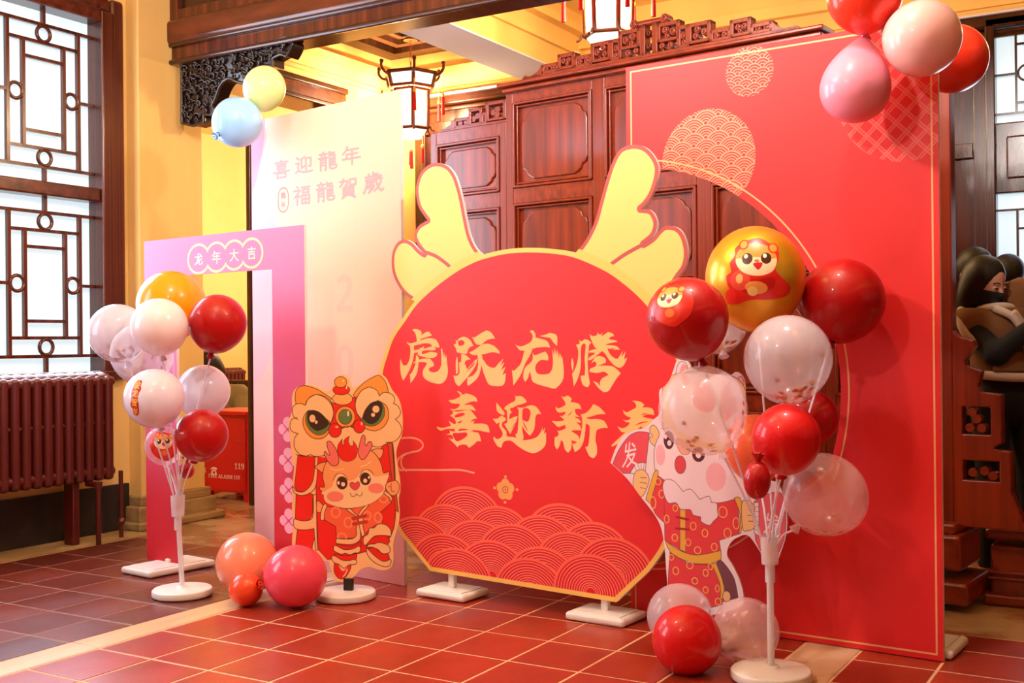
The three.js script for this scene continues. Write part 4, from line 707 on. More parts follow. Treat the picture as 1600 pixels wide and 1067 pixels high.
{ // figure with two fans
  const t = thing('fan_dragon_cutout', 'white-bordered cut-out of a cartoon dragon in red robe holding two fans', 'cutout', [-1.656, 0, -4.241], turnOf(0.9964, -0.0847));
  const cut = "-99,1122 -72,1127 -51,1114 -30,1086 43,1068 116,1064 139,1076 162,1066 177,1029 180,903 192,803 209,704 238,655 281,652 310,631 334,543 331,446 298,347! 248,344! 188,432 140,424 109,396 98,350 124,306 149,253 163,189 148,152 81,123 -24,95 -104,98 -138,133 -151,241 -160,370 -176,449 -208,504 -262,567 -317,635 -390,698! -366,760 -338,803 -307,825 -271,839 -243,845 -221,861 -199,883 -179,901 -171,930 -176,974 -173,1003 -148,1021 -132,1042 -115,1083";
  const p = new Print(-410, 70, 360, 1150, 1.5), ink = '#6a4650', red = '#e8444e', yel = '#efbc4c', w = 2.2, skin = '#f6cf92';
  p.all('#f7e9f4');
  p.fill("-380,694! -360,740 -333,782 -304,814 -271,829 -242,830 -219,826! -235,701! -257,704 -283,691 -305,658! -335,657!", '#ee5668', ink, w);
  p.fill("-305,658! -283,692 -257,704 -235,702! -240,658!", '#f7e9f4', ink, w); for (const s of ["-270,697 -263,675", "-256,702 -256,675", "-243,701 -247,672", "-285,686 -274,667"]) p.line(s, ink, 1.5);
  const [ch] = points("-305,738"); p.glyph('发', ch.x, ch.y, 72, 108, '#f9eef4', 9, 0.18);
  p.fill("208,568! 251,598 313,607 330,530 323,433 286,350 248,347! 212,419!", '#ee6a78', ink, w).fill("207,565! 227,569! 226,435! 207,446!", '#f7e9f4', ink, w);
  for (let k = 0; k < 6; k++) { const a = points("208,547 227,551"); p.line(`${a[0].x},${a[0].y - k * 17} ${a[1].x},${a[1].y - k * 20}`, ink, 1.5); }
  const [c2] = points("277,490"); p.glyph('发', c2.x, c2.y, 70, 90, '#f9eef4', 8);
  // ears, head
  p.fill("-119,1040 -106,1067 -98,1101 -85,1116 -65,1113 -56,1091 -66,1062", '#f7e9f4', ink, w).fill("-86,1072 -83,1096 -70,1108 -58,1091", '#f6a8b0');
  p.ell("159,1029,13,30", '#f9c4c8', ink, w);
  p.fill("-162,999 -147,1043 -106,1067 -1,1077 96,1068 163,1035 195,941 209,848 198,763 160,724 15,718 -134,790 -159,838 -163,911", skin, ink, w).fill("-132,1018 -71,1062 -1,1073 96,1064 154,1035 172,931 161,828 64,796 -43,812 -118,878", '#fae4e6');
  p.fill("-217,846 -204,859 -187,847 -177,818 -192,776 -215,788 -218,807 -205,813 -215,827", skin, ink, w).fill("144,632 165,646 178,625 172,603 153,605", skin, ink, w);
  p.fill("-200,759 -177,818 -148,848 -118,839 -84,792 -44,771 -4,775 64,758 141,737 183,668 183,612 135,581 62,568 -36,572 -136,591 -191,652", '#fbeaf6');
  p.line("-177,818 -199,759 -194,662 -156,605 -76,575", ink, w);
  p.fill("17,914 -22,933 -37,971 -27,1014 -7,1039 -2,1015 13,1029 28,1058 37,1025 50,1010 61,972 51,929", '#f07a80').fill("94,883 73,911 76,963 96,1020 115,1039 122,987 139,973 138,917", '#f3a0a0').fill("-66,1019 -81,1043 -76,1067 -61,1057 -46,1034", '#f3a0a0');
  p.ell("-137,800,22,37 -14,746,26,30", '#5c2c36').ell("-150.8,813.1,6.6,9.7 -134.9,787.9,9.1,11.6 -14.5,743.1,10.9,12.5 4.4,756.2,5.9,6.7", '#fbeaf6').line("-168,848 -154,843 -138,852", ink, 2.2);
  p.fill("-108,796 -93,806 -49,778 -50,754 -64,743 -89,751", '#f3b49a', ink, 1.6).ell("-90,702,23,36", '#e24e5c', ink, w).ell("-173,738,20,42", '#fbc2d0').ell("56,659,41,56", '#fbc2d0');
  // robe
  p.fill("-218,542! -187,655! -154,634! -157,463! -195,496", red, ink, w).fill("-160,634! -158,394! -40,339 74,359! 67,408! 153,441! 141,579! 58,556 -70,563", red, ink, w);
  p.fill("-137,345! -53,308 43,313! 74,261 86,188 73,153! 9,132 -140,98! -145,224", red, ink, w);
  p.fill("56,319! 76,328 124,265 141,186! 86,167! 86,231", '#7c4a58', ink, w).fill("35,311! 54,317! 81,243 86,182! 68,171! 68,236", yel, ink, w);
  p.fill("-238,554! -200,667 -184,657 -220,539!", yel, ink, w).fill("129,578! 150,582 166,532 155,445! 146,439! 152,513", yel, ink, w).fill("-93,527! -69,528! -71,351! -95,360!", yel, ink, w);
  p.fill("-157,394! -105,360 -27,343 74,369! 75,334! 24,312 -53,312 -131,344", yel, ink, w);
  p.ell("-184.1,629.6,11.3,12.7 -169.4,579.6,11.2,15.8 -207,543,12,24 -112.7,525.9,9.8,12.6 -149.3,479.6,9.9,15.8 -115.9,406.1,11.8,13.9 -60.0,391.1,10.4,13.8 -21.6,362.5,12.9,13.7 -38.7,458.1,11.6,15.0 9.2,433.2,11.5,14.9 83,521,17,21 136,480,12,22 101,439,14,19 46.8,379.9,11.4,14.9 -113.3,272.8,11.8,15.1 -54.5,300.7,12.9,15.0 10.8,274.7,10.2,13.7 -34.4,238.6,11.6,12.5 10.1,206.3,10.2,12.4 57.9,216.6,7.6,13.6 60.5,164.3,11.4,13.6 -131.1,326.2,9.2,11.4 30.2,301.1,8.9,12.4", null, '#f0c46a', 4);
  p.line("-108,490 -59,483", '#b02a38', 9, false).line("-110,444 -58,443", '#b02a38', 9, false);
  p.fill("-164,620 -148,641 -115,633 -79,594! -47,605 -11,566! 27,581 36,557! 59,554 61,526 63,502 45,483 27,465 -6,479 -9,497 -38,502 -51,523 -90,523 -109,547 -142,546 -161,583", '#f7e6f5', ink, w);
  p.fill("-292,620 -282,663 -248,675 -223,644 -232,601 -255,565 -283,577", skin, ink, w).fill("160,561 189,571 211,547 204,516 210,492 207,466 182,454 162,462", skin, ink, w).ell("95,189,16,21", skin, ink, w);
  for (const s of ["-260,643 -235,642", "-262,623 -233,620", "-260,602 -238,598", "186,536 206,542", "183,514 205,515", "186,492 207,491"]) p.line(s, ink, w);
  board(t, shapeOf(cut), 0.012, p, M.foam, { roughness: 0.5 });
  foot(t, 0.0, -0.02, 0.26, 0.26, 0.075);
}

// ---------------------------------------------------------------- balloons
camera.updateMatrixWorld(true);
const at = (x, y, d) => V3((x - 800) / 1757 * d, -(y - 533.5) / 1757 * d, -d).applyMatrix4(camera.matrixWorld);   // a place d metres ahead of the camera
const latex = (c, o = {}) => new THREE.MeshPhysicalMaterial({ color: c, roughness: o.rough ?? 0.3, metalness: o.metal ?? 0, clearcoat: o.coat ?? 0.5, clearcoatRoughness: 0.06, specularIntensity: 0.5, ...(o.opacity ? { transparent: true, opacity: o.opacity, side: THREE.DoubleSide } : {}) });
const BL = {
  red: latex('#ae060b', { rough: 0.42 }), brightRed: latex('#d80a10', { rough: 0.45 }), gold: latex('#dda022', { rough: 0.36, coat: 0.3, metal: 0.55 }), amber: latex('#f0980e', { rough: 0.3 }), pearl: latex('#f2e2e4', { rough: 0.3 }),
  pink: latex('#f89bb2'), hotPink: latex('#f4506a'), peach: latex('#f79272'), orange: latex('#f4502c'), coral: latex('#f23c24'), blush: latex('#f9c0ba', { opacity: 0.9 }),
  clear: latex('#f4eaf4', { opacity: 0.40, rough: 0.2 }), milky: latex('#ece8f8', { opacity: 0.86, rough: 0.25 }), clearPink: latex('#f4c8c6', { opacity: 0.38, rough: 0.2 }), veil: latex('#ffeef2', { opacity: 0.34, rough: 0.2 }), bluewhite: latex('#92c4f2'), lemon: latex('#d8e6a0', { opacity: 0.92 }), lilacClear: latex('#eeeafa', { opacity: 0.62, rough: 0.2 }), paleOrange: latex('#f4683c', { opacity: 0.85 }), faint: latex('#f0d8e0', { opacity: 0.25, rough: 0.2 }),
};
const confettiGold = new THREE.MeshPhysicalMaterial({ color: '#c07c42', roughness: 0.35, metalness: 0.4, side: THREE.DoubleSide });
function profile(pear) {
  const pts = [];
  for (let i = 0; i <= 40; i++) { const a = i / 40 * 3.02, cy = Math.cos(a), n = Math.max(0, -cy); pts.push(new THREE.Vector2(Math.sin(a) * (1 - (pear ? 0.55 : 0.10) * n * n), cy * (cy < 0 ? (pear ? 1.75 : 1.07) : 1))); }
  return pts.reverse();
}
const skinGeo = [new THREE.LatheGeometry(profile(false), 48), new THREE.LatheGeometry(profile(true), 48)];
function balloon(label, place, tail, mat, o = {}) {                   // place [pixel x, pixel y, distance, half width]; tail: the point or direction its knot looks to
  const [x, y, d, rp] = place, r = rp / 1757 * d, c = at(x, y, d), t = thing('balloon', label, 'balloon', c.toArray(), 0, o.group);
  const ey = o.tall ?? 1, dir = (tail.isDir ? tail.v : tail.clone().sub(c)).clone().normalize();
  t.quaternion.setFromUnitVectors(V3(0, -1, 0), dir);
  const s = obj('skin', skinGeo[o.pear ? 1 : 0], mat, t); s.scale.set(r, r * ey, r);
  const k = (o.pear ? 1.75 : 1.07) * ey * r;
  const kn = obj('knot', [new THREE.CylinderGeometry(0.006, 0.022, 0.03, 12, 1, true).translate(0, -k - 0.008, 0), new THREE.TorusGeometry(0.009, 0.004, 6, 14).rotateX(Math.PI / 2).translate(0, -k - 0.024, 0)], mat, t);
  if (o.confetti) {
    const inv = t.quaternion.clone().invert(), g = [];
    for (let i = 0; i < o.confetti; i++) {                            // settled on the lowest part of the skin, a few clinging higher
      const a = rnd() * 6.283, h = i % 6 ? -1 + rnd() * rnd() * 0.65 : -1 + rnd() * 1.7, q = Math.sqrt(Math.max(0, 1 - h * h)), n = V3(q * Math.cos(a), h, q * Math.sin(a)).applyQuaternion(inv).normalize();
      g.push(new THREE.CircleGeometry(0.0095, 10).applyQuaternion(new THREE.Quaternion().setFromUnitVectors(V3(0, 0, 1), n)).translate(n.x * r * 0.965, n.y * r * ey * 0.965 * (n.y < 0 ? 1.03 : 1), n.z * r * 0.965));
    }
    stuff(obj('confetti', g, confettiGold, t));
  }
  t.userData.tailPoint = undefined; t.knotAt = c.clone().addScaledVector(dir, k + 0.02); t.radius = r; t.tall = ey;
  return t;
}
const dirv = (x, y, z) => ({ isDir: true, v: V3(x, y, z) });
function stand(label, baseAt, cupAt, tails) {
  const t = thing('balloon_stand', label, 'balloon stand', [baseAt.x, 0, baseAt.z]), cup = cupAt.clone().sub(t.position);
  obj('base', new THREE.LatheGeometry([[0, 0.001], [0.135, 0.001], [0.142, 0.008], [0.142, 0.03], [0.134, 0.038], [0.03, 0.04], [0.026, 0.05], [0, 0.05]].map(([x, y]) => new THREE.Vector2(x, y)), 56), M.plastic, t);
  obj('pole', [rod(V3(0, 0.04, 0), cup, 0.0125)], M.clearPlastic, t);
  obj('cup', [new THREE.CylinderGeometry(0.034, 0.03, 0.10, 20, 1, true).translate(cup.x, cup.y + 0.03, cup.z), new THREE.CylinderGeometry(0.018, 0.018, 0.07, 14).translate(cup.x, cup.y - 0.05, cup.z)], M.clearPlastic, t);
  tails.forEach((p, i) => { const e = p.clone().sub(t.position), a = i * 2.4, s = cup.clone().add(V3(0.018 * Math.cos(a), 0.03, 0.018 * Math.sin(a))); obj('stick', [tube([s, s.clone().lerp(e, 0.5).add(V3(0, 0.02, 0)), e], 0.0042, 12, 6)], M.clearPlastic, t); });
  return t;
}
{ // ---- left bouquet
  const cup = at(278, 800, 5.4), B = (l, p, m, o) => balloon(l, p, cup, m, o), list = [];
  list.push(B('big amber balloon at the top of the left bouquet', [268, 476, 5.5, 53], BL.amber),
    B('deep red balloon with bright highlights at the upper right of the left bouquet', [340, 505, 5.3, 45], BL.red),
    B('pearl white balloon with a few gold dots in front of the amber balloon', [249, 510, 5.15, 44], BL.pearl, { confetti: 26 }),
    B('clear balloon at the far left of the left bouquet with confetti along its bottom', [184, 520, 5.25, 45], BL.lilacClear, { confetti: 60 }),
    B('clear balloon full of copper confetti below the pearl balloon', [222, 553, 5.72, 48], BL.lilacClear, { confetti: 170 }),
    B('milky balloon with a vertical sticker of red and gold characters', [241, 622, 5.1, 46], BL.milky, { confetti: 8 }),
    B('plain milky balloon behind the lower red one in the left bouquet', [318, 611, 5.5, 41], BL.milky, { confetti: 8 }),
    B('red balloon low in the left bouquet beside the stickered balloon', [315, 680, 5.2, 41], BL.red),
    B('small limp clear balloon with a dragon sticker in front of the red arch leg', [256, 696, 5.55, 30], BL.faint));
  balloon('tiny red balloon hanging low behind the sticks of the left bouquet', [291, 735, 5.45, 13], dirv(0, 1, 0), BL.red);
  stand('clear plastic balloon stand with white disc base left of the floor balloons', at(285, 930, 5.4), cup, list.map((b) => b.knotAt));
  // stickers
  M.ball = {};
  const p = new Print(0, 0, 60, 200, 3); p.all('rgba(0,0,0,0)'); p.c.clearRect(0, 0, 60, 200);
  p.fill('18,196 42,196 48,170 58,150 50,120 52,95 58,70 56,30 40,6 22,10 18,40 6,60 14,90 6,120 4,150 10,180', '#c8281c'); [...'金龙贺岁'].forEach((ch, i) => { const y = 172 - i * 47, x = 28 + i * 2; p.glyph(ch, x, y, 40, 42, '#8a1a10', 10); p.glyph(ch, x, y, 40, 42, '#f8b24a', 6); });
  sticker(list[5], p, 60, 200, at(216, 622, 5.0), 0.175 / 200, -0.12);
  sticker(list[8], dragonSticker(0), 200, 200, at(254, 695, 5.3), 0.175 / 200, -0.1);
  sticker(list[3], dragonSticker(2), 200, 200, at(158, 510, 5.3), 0.12 / 200, 0.3);
}
function sticker(b, print, w, h, toward, k, roll) {                   // a film stuck on the skin: a curved patch of the balloon's own radius
  const n = toward.clone().sub(b.position).normalize(), up = V3(0, 1, 0).addScaledVector(n, -n.y).normalize(), right = up.clone().cross(n), r = b.radius * 1.006, g = new THREE.PlaneGeometry(1, 1, 14, 14), pos = g.attributes.position;
  for (let i = 0; i < pos.count; i++) {
    const x = pos.getX(i) * w * k, y = pos.getY(i) * h * k, a = x * Math.cos(roll) - y * Math.sin(roll), e = x * Math.sin(roll) + y * Math.cos(roll), q = Math.hypot(a, e) / r, s = q ? Math.sin(q) / q : 1;
    const v = n.clone().multiplyScalar(Math.cos(q)).addScaledVector(right, a / r * s).addScaledVector(up, e / r * s).applyQuaternion(b.quaternion.clone().invert());
    let lo = 0, hi = Math.PI; const rad = Math.hypot(v.x, v.z), skin = (th) => { const c = Math.cos(th), m = Math.max(0, -c); return [Math.sin(th) * (1 - 0.10 * m * m), c * (c < 0 ? 1.07 : 1) * b.tall]; };
    for (let k = 0; k < 30; k++) { const th = (lo + hi) / 2, [x1, y1] = skin(th); if (Math.atan2(x1, y1) < Math.atan2(rad, v.y)) lo = th; else hi = th; }
    const [x2, y2] = skin(lo), f = Math.hypot(x2, y2) * r; v.multiplyScalar(f); pos.setXYZ(i, v.x, v.y, v.z);
  }
  g.computeVertexNormals();
  obj('sticker', g, print.material({ alphaTest: 0.5, roughness: 0.35, side: THREE.DoubleSide }), b, 'printed film sticker');
}
function dragonSticker(kind) {                                        // a plain cartoon dragon head and body, 200 x 200
  const p = new Print(0, 0, 200, 200, 1.6), c = p.c; c.clearRect(0, 0, 200, 200);
  const red = '#e02418', or = '#f59a3c', cr = '#fde3b4', ink = '#5a2010';
  if (kind === 2) { p.fill('40,190 90,170 150,150 140,60 110,20 60,30 40,90', '#f2b79a'); return p; }
  const body = kind === 0 ? '20,195 60,185 150,165 190,120 188,60 150,20 120,8 60,30 30,70 14,130' : '100,196 72,188 52,176 38,160 40,140 30,120 36,96 24,84 30,60 48,36 30,10 60,14 96,30 150,36 190,50 196,72 168,92 146,112 152,140 150,164 130,180';
  p.fill(body, red);
  if (kind) { p.fill('60,90 90,80 140,92 150,70 120,50 80,46 56,62', '#c81a14'); p.ell('62,76,26,26', '#e8503c').ell('104,62,28,16', '#f5a04a').ell('60,80,9,12', '#f8c070').ell('96,52,13,12', '#f6d080').ell('166,70,18,22', '#ea3020').ell('40,30,16,22', '#ea3020'); }
  else p.ell('100,60,52,40', '#ea3a1c').ell('110,58,18,16', '#f4803a');
  const y = kind ? 134 : 122; p.ell([96, y, 52, 44].join(','), or).fill(`46,${y - 4} 70,${y - 2} 96,${y + 4} 126,${y + 2} 147,${y + 6} 140,${y - 26} 110,${y - 42} 74,${y - 40} 52,${y - 24}`, cr);
  p.ell(`60,${y + 38},11,14 136,${y + 36},12,14`, or, red, 4); p.fill(`78,${y + 44} 92,${y + 58} 108,${y + 56} 118,${y + 42} 98,${y + 48}`, red);
  p.ell(`74,${y - 2},13,15 120,${y + 4},13,15`, '#4a2210').ell(`70,${y + 4},5,6 116,${y + 10},5,6`, '#fff2dd').ell(`98,${y - 6},6,4`, '#e86a48').fill(`90,${y - 14} 112,${y - 10} 104,${y - 28}`, '#d0202c');
  return p;
}
{ // ---- right bouquet
  const cup = at(1203, 872, 4.02), B = (l, p, m, o) => balloon(l, p, cup, m, o), list = [];
  list.push(B('large gold balloon with a cartoon dragon sticker', [1180, 434, 4.17, 77], BL.gold, { tall: 1.05 }),
    B('dark red balloon with a folded sticker on its left side', [1074, 497, 3.95, 64], BL.red),
    B('dark red balloon at the upper right of the right bouquet against the red panel', [1316, 469, 4.19, 65], BL.red),
    B('clear balloon with gold flakes below the large gold balloon', [1231, 560, 3.85, 68], BL.milkyClear ?? BL.clear, { confetti: 50 }),
    B('clear balloon in front of the face of the fan-holding cut-out', [1098, 640, 3.95, 69], BL.veil, { confetti: 28 }),
    B('dark red balloon half hidden behind the bright red one', [1265, 652, 4.25, 44], BL.red),
    B('bright red balloon in the middle of the right bouquet', [1228, 686, 3.78, 53], BL.brightRed, { tall: 1.06 }),
    B('orange balloon behind the small dark red one', [1180, 700, 4.2, 47], BL.paleOrange, { tall: 1.15 }),
    B('pinkish clear balloon at the lower right of the right bouquet', [1290, 772, 3.95, 67], BL.clearPink, { confetti: 14, tall: 0.93 }),
    B('clear confetti balloon peeping out between the dark red and gold balloons', [1118, 502, 4.45, 50], BL.clear, { confetti: 120 }));
  const small = balloon('small dark red balloon with its knot up over the balloon stand', [1183, 751, 3.7, 21], dirv(0.05, 1, 0), BL.red, { tall: 1.4 });
  stand('clear plastic balloon stand with white disc base in front of the red panel', at(1205, 1060, 3.98), cup, list.slice(0, 9).map((b) => b.knotAt));
  sticker(list[0], dragonSticker(1), 200, 200, at(1183, 420, 3.9), 0.29 / 200, -0.12);
  sticker(list[1], dragonSticker(0), 200, 200, at(1046, 473, 3.85), 0.19 / 200, 0.0);
}
// ---- balloons lying on the floor
const onFloor = (label, x, y, d, r, m, tail, o) => { const b = balloon(label, [x, y, d, r], tail, m, o); return b; };
onFloor('peach balloon on the floor left of the bright pink one', 386, 880, 5.38, 48, BL.peach, dirv(0.75, -0.35, 0.55));
onFloor('bright pink balloon on the floor in front of the round-footed cut-out', 462, 900, 5.14, 48, BL.hotPink, dirv(-1, 0.05, 0.1), { tall: 1.02 });
onFloor('small orange balloon on the floor in front of the peach balloon', 384, 921, 5.17, 26, BL.orange, dirv(0.8, 0.3, 0.1), { tall: 1.04 });
onFloor('bright red balloon on the floor in front of the clear ones', 1073, 1000, 4.08, 54, BL.brightRed, dirv(0.2, -0.4, -1));
onFloor('clear balloon with gold flakes on the floor behind the bright red one', 1062, 963, 4.33, 51, BL.clear, dirv(0.3, 0.2, -1), { confetti: 50 });
onFloor('clear balloon with gold flakes on the floor beside the balloon stand', 1165, 986, 4.18, 52, BL.clearPink, dirv(0.2, 0.4, -1), { confetti: 50 });
// ---- tied to the top corners of the panels
const knotR = at(1352, 46, 4.17), knotL = at(402, 172, 6.2);
balloon('orange-red balloon cut by the top of the picture above the pink pear-shaped one', [1351, -8, 4.1, 58], knotR, BL.coral);
balloon('pale pink balloon at the top right corner of the red panel', [1441, 60, 3.98, 59], knotR, BL.blush);
balloon('red balloon behind the pale pink one at the top right corner of the red panel', [1489, 92, 4.42, 53], at(1440, 60, 4.3), BL.coral);
balloon('pink pear-shaped balloon hanging on the upper right of the red panel', [1336, 140, 4.13, 54], knotR, BL.pink, { pear: true, tall: 0.95 });
balloon('pale lemon balloon at the top left corner of the pale panel', [413, 138, 6.2, 33], knotL, BL.lemon, { tall: 1.06 });
balloon('bluish white balloon at the top left corner of the pale panel', [371, 191, 6.1, 39], at(336, 213, 6.0), BL.bluewhite);

// ---------------------------------------------------------------- people
const smin = (a, b, k) => { const h = Math.max(0, Math.min(1, 0.5 + 0.5 * (b - a) / k)); return b + (a - b) * h - k * h * (1 - h); };
function cap(p, a, b, r1, r2) {                                       // tapered capsule
  const bx = b[0] - a[0], by = b[1] - a[1], bz = b[2] - a[2], px = p[0] - a[0], py = p[1] - a[1], pz = p[2] - a[2];
  const h = Math.max(0, Math.min(1, (px * bx + py * by + pz * bz) / (bx * bx + by * by + bz * bz))), dx = px - bx * h, dy = py - by * h, dz = pz - bz * h;
  return Math.sqrt(dx * dx + dy * dy + dz * dz) - (r1 + (r2 - r1) * h);
}
const ellip = (p, c, r) => { const x = (p[0] - c[0]) / r[0], y = (p[1] - c[1]) / r[1], z = (p[2] - c[2]) / r[2], k = Math.sqrt(x * x + y * y + z * z); return (k - 1) * Math.min(...r); };
function meshOf(f, lo, hi, n) {                                       // the surface f = 0 inside a box
  const mc = new MarchingCubes(n, new THREE.MeshStandardMaterial(), false, false, 200000), s = [hi[0] - lo[0], hi[1] - lo[1], hi[2] - lo[2]];
  mc.isolation = 0;
  const g = (i) => (i - n / 2) / (n / 2) * 0.5 + 0.5;
  for (let z = 0; z < n; z++) for (let y = 0; y < n; y++) for (let x = 0; x < n; x++) mc.field[x + y * n + z * n * n] = -f([lo[0] + g(x) * s[0], lo[1] + g(y) * s[1], lo[2] + g(z) * s[2]]);
  mc.update();
  const pos = new Float32Array(mc.count * 3);
  for (let i = 0; i < mc.count; i++) for (let c = 0; c < 3; c++) pos[3 * i + c] = lo[c] + (mc.positionArray[3 * i + c] * 0.5 + 0.5) * s[c];
  let q = new THREE.BufferGeometry(); q.setAttribute('position', new THREE.BufferAttribute(pos, 3));
  q = mergeVertices(q, 1e-5); q.computeVertexNormals(); return q.toNonIndexed();
}
const skinM = new THREE.MeshPhysicalMaterial({ color: '#d09c86', roughness: 0.55 }), hairM = new THREE.MeshPhysicalMaterial({ color: '#120c0d', roughness: 0.5 }), blackM = new THREE.MeshStandardMaterial({ color: '#0b0b0e', roughness: 0.85 }), navyM = new THREE.MeshStandardMaterial({ color: '#0e1640', roughness: 0.8 });
const suede = new THREE.MeshStandardMaterial({ map: tex(256, 256, (i) => mixc([132, 88, 48], [108, 68, 34], patch[i] * 0.7 + fine[i] * 0.3)), roughness: 0.9 }), fleece = new THREE.MeshStandardMaterial({ color: '#cbb9a8', roughness: 1 }), khaki = new THREE.MeshStandardMaterial({ color: '#8c7a48', roughness: 0.9 });
// one build of a standing figure: x to the viewer's right, z to the viewer; yaw turns the head, joints are given
function figure(t, J, o) {
  const yaw = o.yaw ?? 0, cy = Math.cos(yaw), sy = Math.sin(yaw), hd = J.head, tilt = o.tilt ?? 0, ct = Math.cos(tilt), st = Math.sin(tilt);
  const loc = (p) => { const x = p[0] - hd[0], y = p[1] - hd[1], z = p[2] - hd[2], u = x * cy - z * sy, w = x * sy + z * cy; return [u, y * ct + w * st, -y * st + w * ct]; };   // head space: z towards the nose
  const fromHead = (v) => { const y = v[1] * ct - v[2] * st, w = v[1] * st + v[2] * ct; return V3(hd[0] + v[0] * cy + w * sy, hd[1] + y, hd[2] - v[0] * sy + w * cy); };
  const head = (p) => {
    const q = loc(p);
    let d = ellip(q, [0, 0.02, -0.01], [0.078, 0.105, 0.095]); d = smin(d, ellip(q, [0, -0.05, 0.025], [0.058, 0.068, 0.066]), 0.03);
    d = smin(d, cap(q, [0, 0.012, 0.083], [0, -0.024, 0.104], 0.008, 0.012), 0.012);
    for (const s of [-1, 1]) { d = smin(d, ellip(q, [s * 0.078, -0.01, -0.005], [0.012, 0.03, 0.02]), 0.008); d = Math.max(d, -(ellip(q, [s * 0.031, 0.008, 0.097], [0.017, 0.009, 0.012]))); d = smin(d, ellip(q, [s * 0.031, 0.007, 0.080], [0.014, 0.011, 0.012]), 0.003); }
    d = smin(d, ellip(q, [0, -0.058, 0.088], [0.022, 0.007, 0.01]), 0.006);
    return d;
  };
  const arm = (p, s, g = 0) => { const a = J['sh' + s], e = J['el' + s], w = J['wr' + s]; return smin(cap(p, a, e, 0.048 + g, 0.038 + g), cap(p, e, w, 0.038 + g, 0.027 + g * 0.8), 0.03); };
  const torso = (p, g = 0) => { let d = cap(p, J.hip, J.chest, 0.125 + g, 0.115 + g); d = smin(d, cap(p, J.shL, J.shR, 0.052 + g, 0.052 + g), 0.08); return smin(d, ellip(p, [J.hip[0], J.hip[1] - 0.02, J.hip[2]], [0.165 + g, 0.12 + g, 0.12 + g]), 0.06); };
  const legs = (p, g = 0) => { let d = 9; for (const s of ['L', 'R']) { d = Math.min(d, smin(cap(p, J['th' + s], J['kn' + s], 0.082 + g, 0.056 + g), cap(p, J['kn' + s], J['an' + s], 0.056 + g, 0.042 + g), 0.03)); } return d; };
  const body = (p) => {
    let d = smin(torso(p), cap(p, J.chest, [hd[0], hd[1] - 0.06, hd[2] - 0.02], 0.062, 0.05), 0.05); d = smin(d, legs(p), 0.05);
    for (const s of ['L', 'R']) { d = smin(d, arm(p, s), 0.03); const an = J['an' + s]; d = smin(d, cap(p, [an[0], 0.035, an[2] - 0.03], [an[0] + 0.02, 0.03, an[2] + 0.15], 0.036, 0.028), 0.03); }
    return smin(d, head(p), 0.02);
  };
  const lo = o.lo, hi = o.hi, g = [meshOf(body, lo, hi, 84)];
  const hb = [hd[0] - 0.14, hd[1] - 0.16, hd[2] - 0.15], hh = [hd[0] + 0.14, hd[1] + 0.16, hd[2] + 0.15];
  g.push(meshOf(head, hb, hh, 84));
  for (const s of ['L', 'R']) {                                        // a hand with its own fine grid
    const w = V3(...J['wr' + s]), e = V3(...J['el' + s]), f = w.clone().sub(e).normalize(), up = V3(...(J['palm' + s] ?? [0, 0, 1])), side = f.clone().cross(up).normalize(), nrm = side.clone().cross(f).normalize();
    const P = (a, b, c) => w.clone().addScaledVector(f, a).addScaledVector(side, b).addScaledVector(nrm, c).toArray(), curl = J['curl' + s] ?? 0.5, chains = [[P(0.0, 0, 0), P(0.075, 0, 0), 0.024, 0.030]];
    [[-0.027, 0.060], [-0.009, 0.070], [0.009, 0.066], [0.026, 0.052]].forEach(([b, L]) => { const k1 = P(0.088, b, 0), k2 = P(0.088 + L * 0.5 * Math.cos(curl), b * 1.15, L * 0.5 * Math.sin(curl)), k3 = P(0.088 + L * 0.5 * Math.cos(curl) + L * 0.5 * Math.cos(curl * 2.2), b * 1.2, L * 0.5 * Math.sin(curl) + L * 0.5 * Math.sin(curl * 2.2)); chains.push([k1, k2, 0.0095, 0.0088], [k2, k3, 0.0088, 0.0075]); });
    chains.push([P(0.03, -0.028, 0.005), P(0.06, -0.052, 0.022), 0.012, 0.010], [P(0.06, -0.052, 0.022), P(0.085, -0.05, 0.034), 0.010, 0.008]);
    const hand = (p) => chains.reduce((d, c, i) => i ? smin(d, cap(p, c[0], c[1], c[2], c[3]), 0.006) : cap(p, c[0], c[1], c[2], c[3]), 9), c = P(0.07, 0, 0.02);
    g.push(meshOf(hand, c.map((x) => x - 0.12), c.map((x) => x + 0.12), 72));
  }
  obj('body', g, skinM, t);
  return { head, loc, fromHead, arm, torso, legs, hb, hh };
}
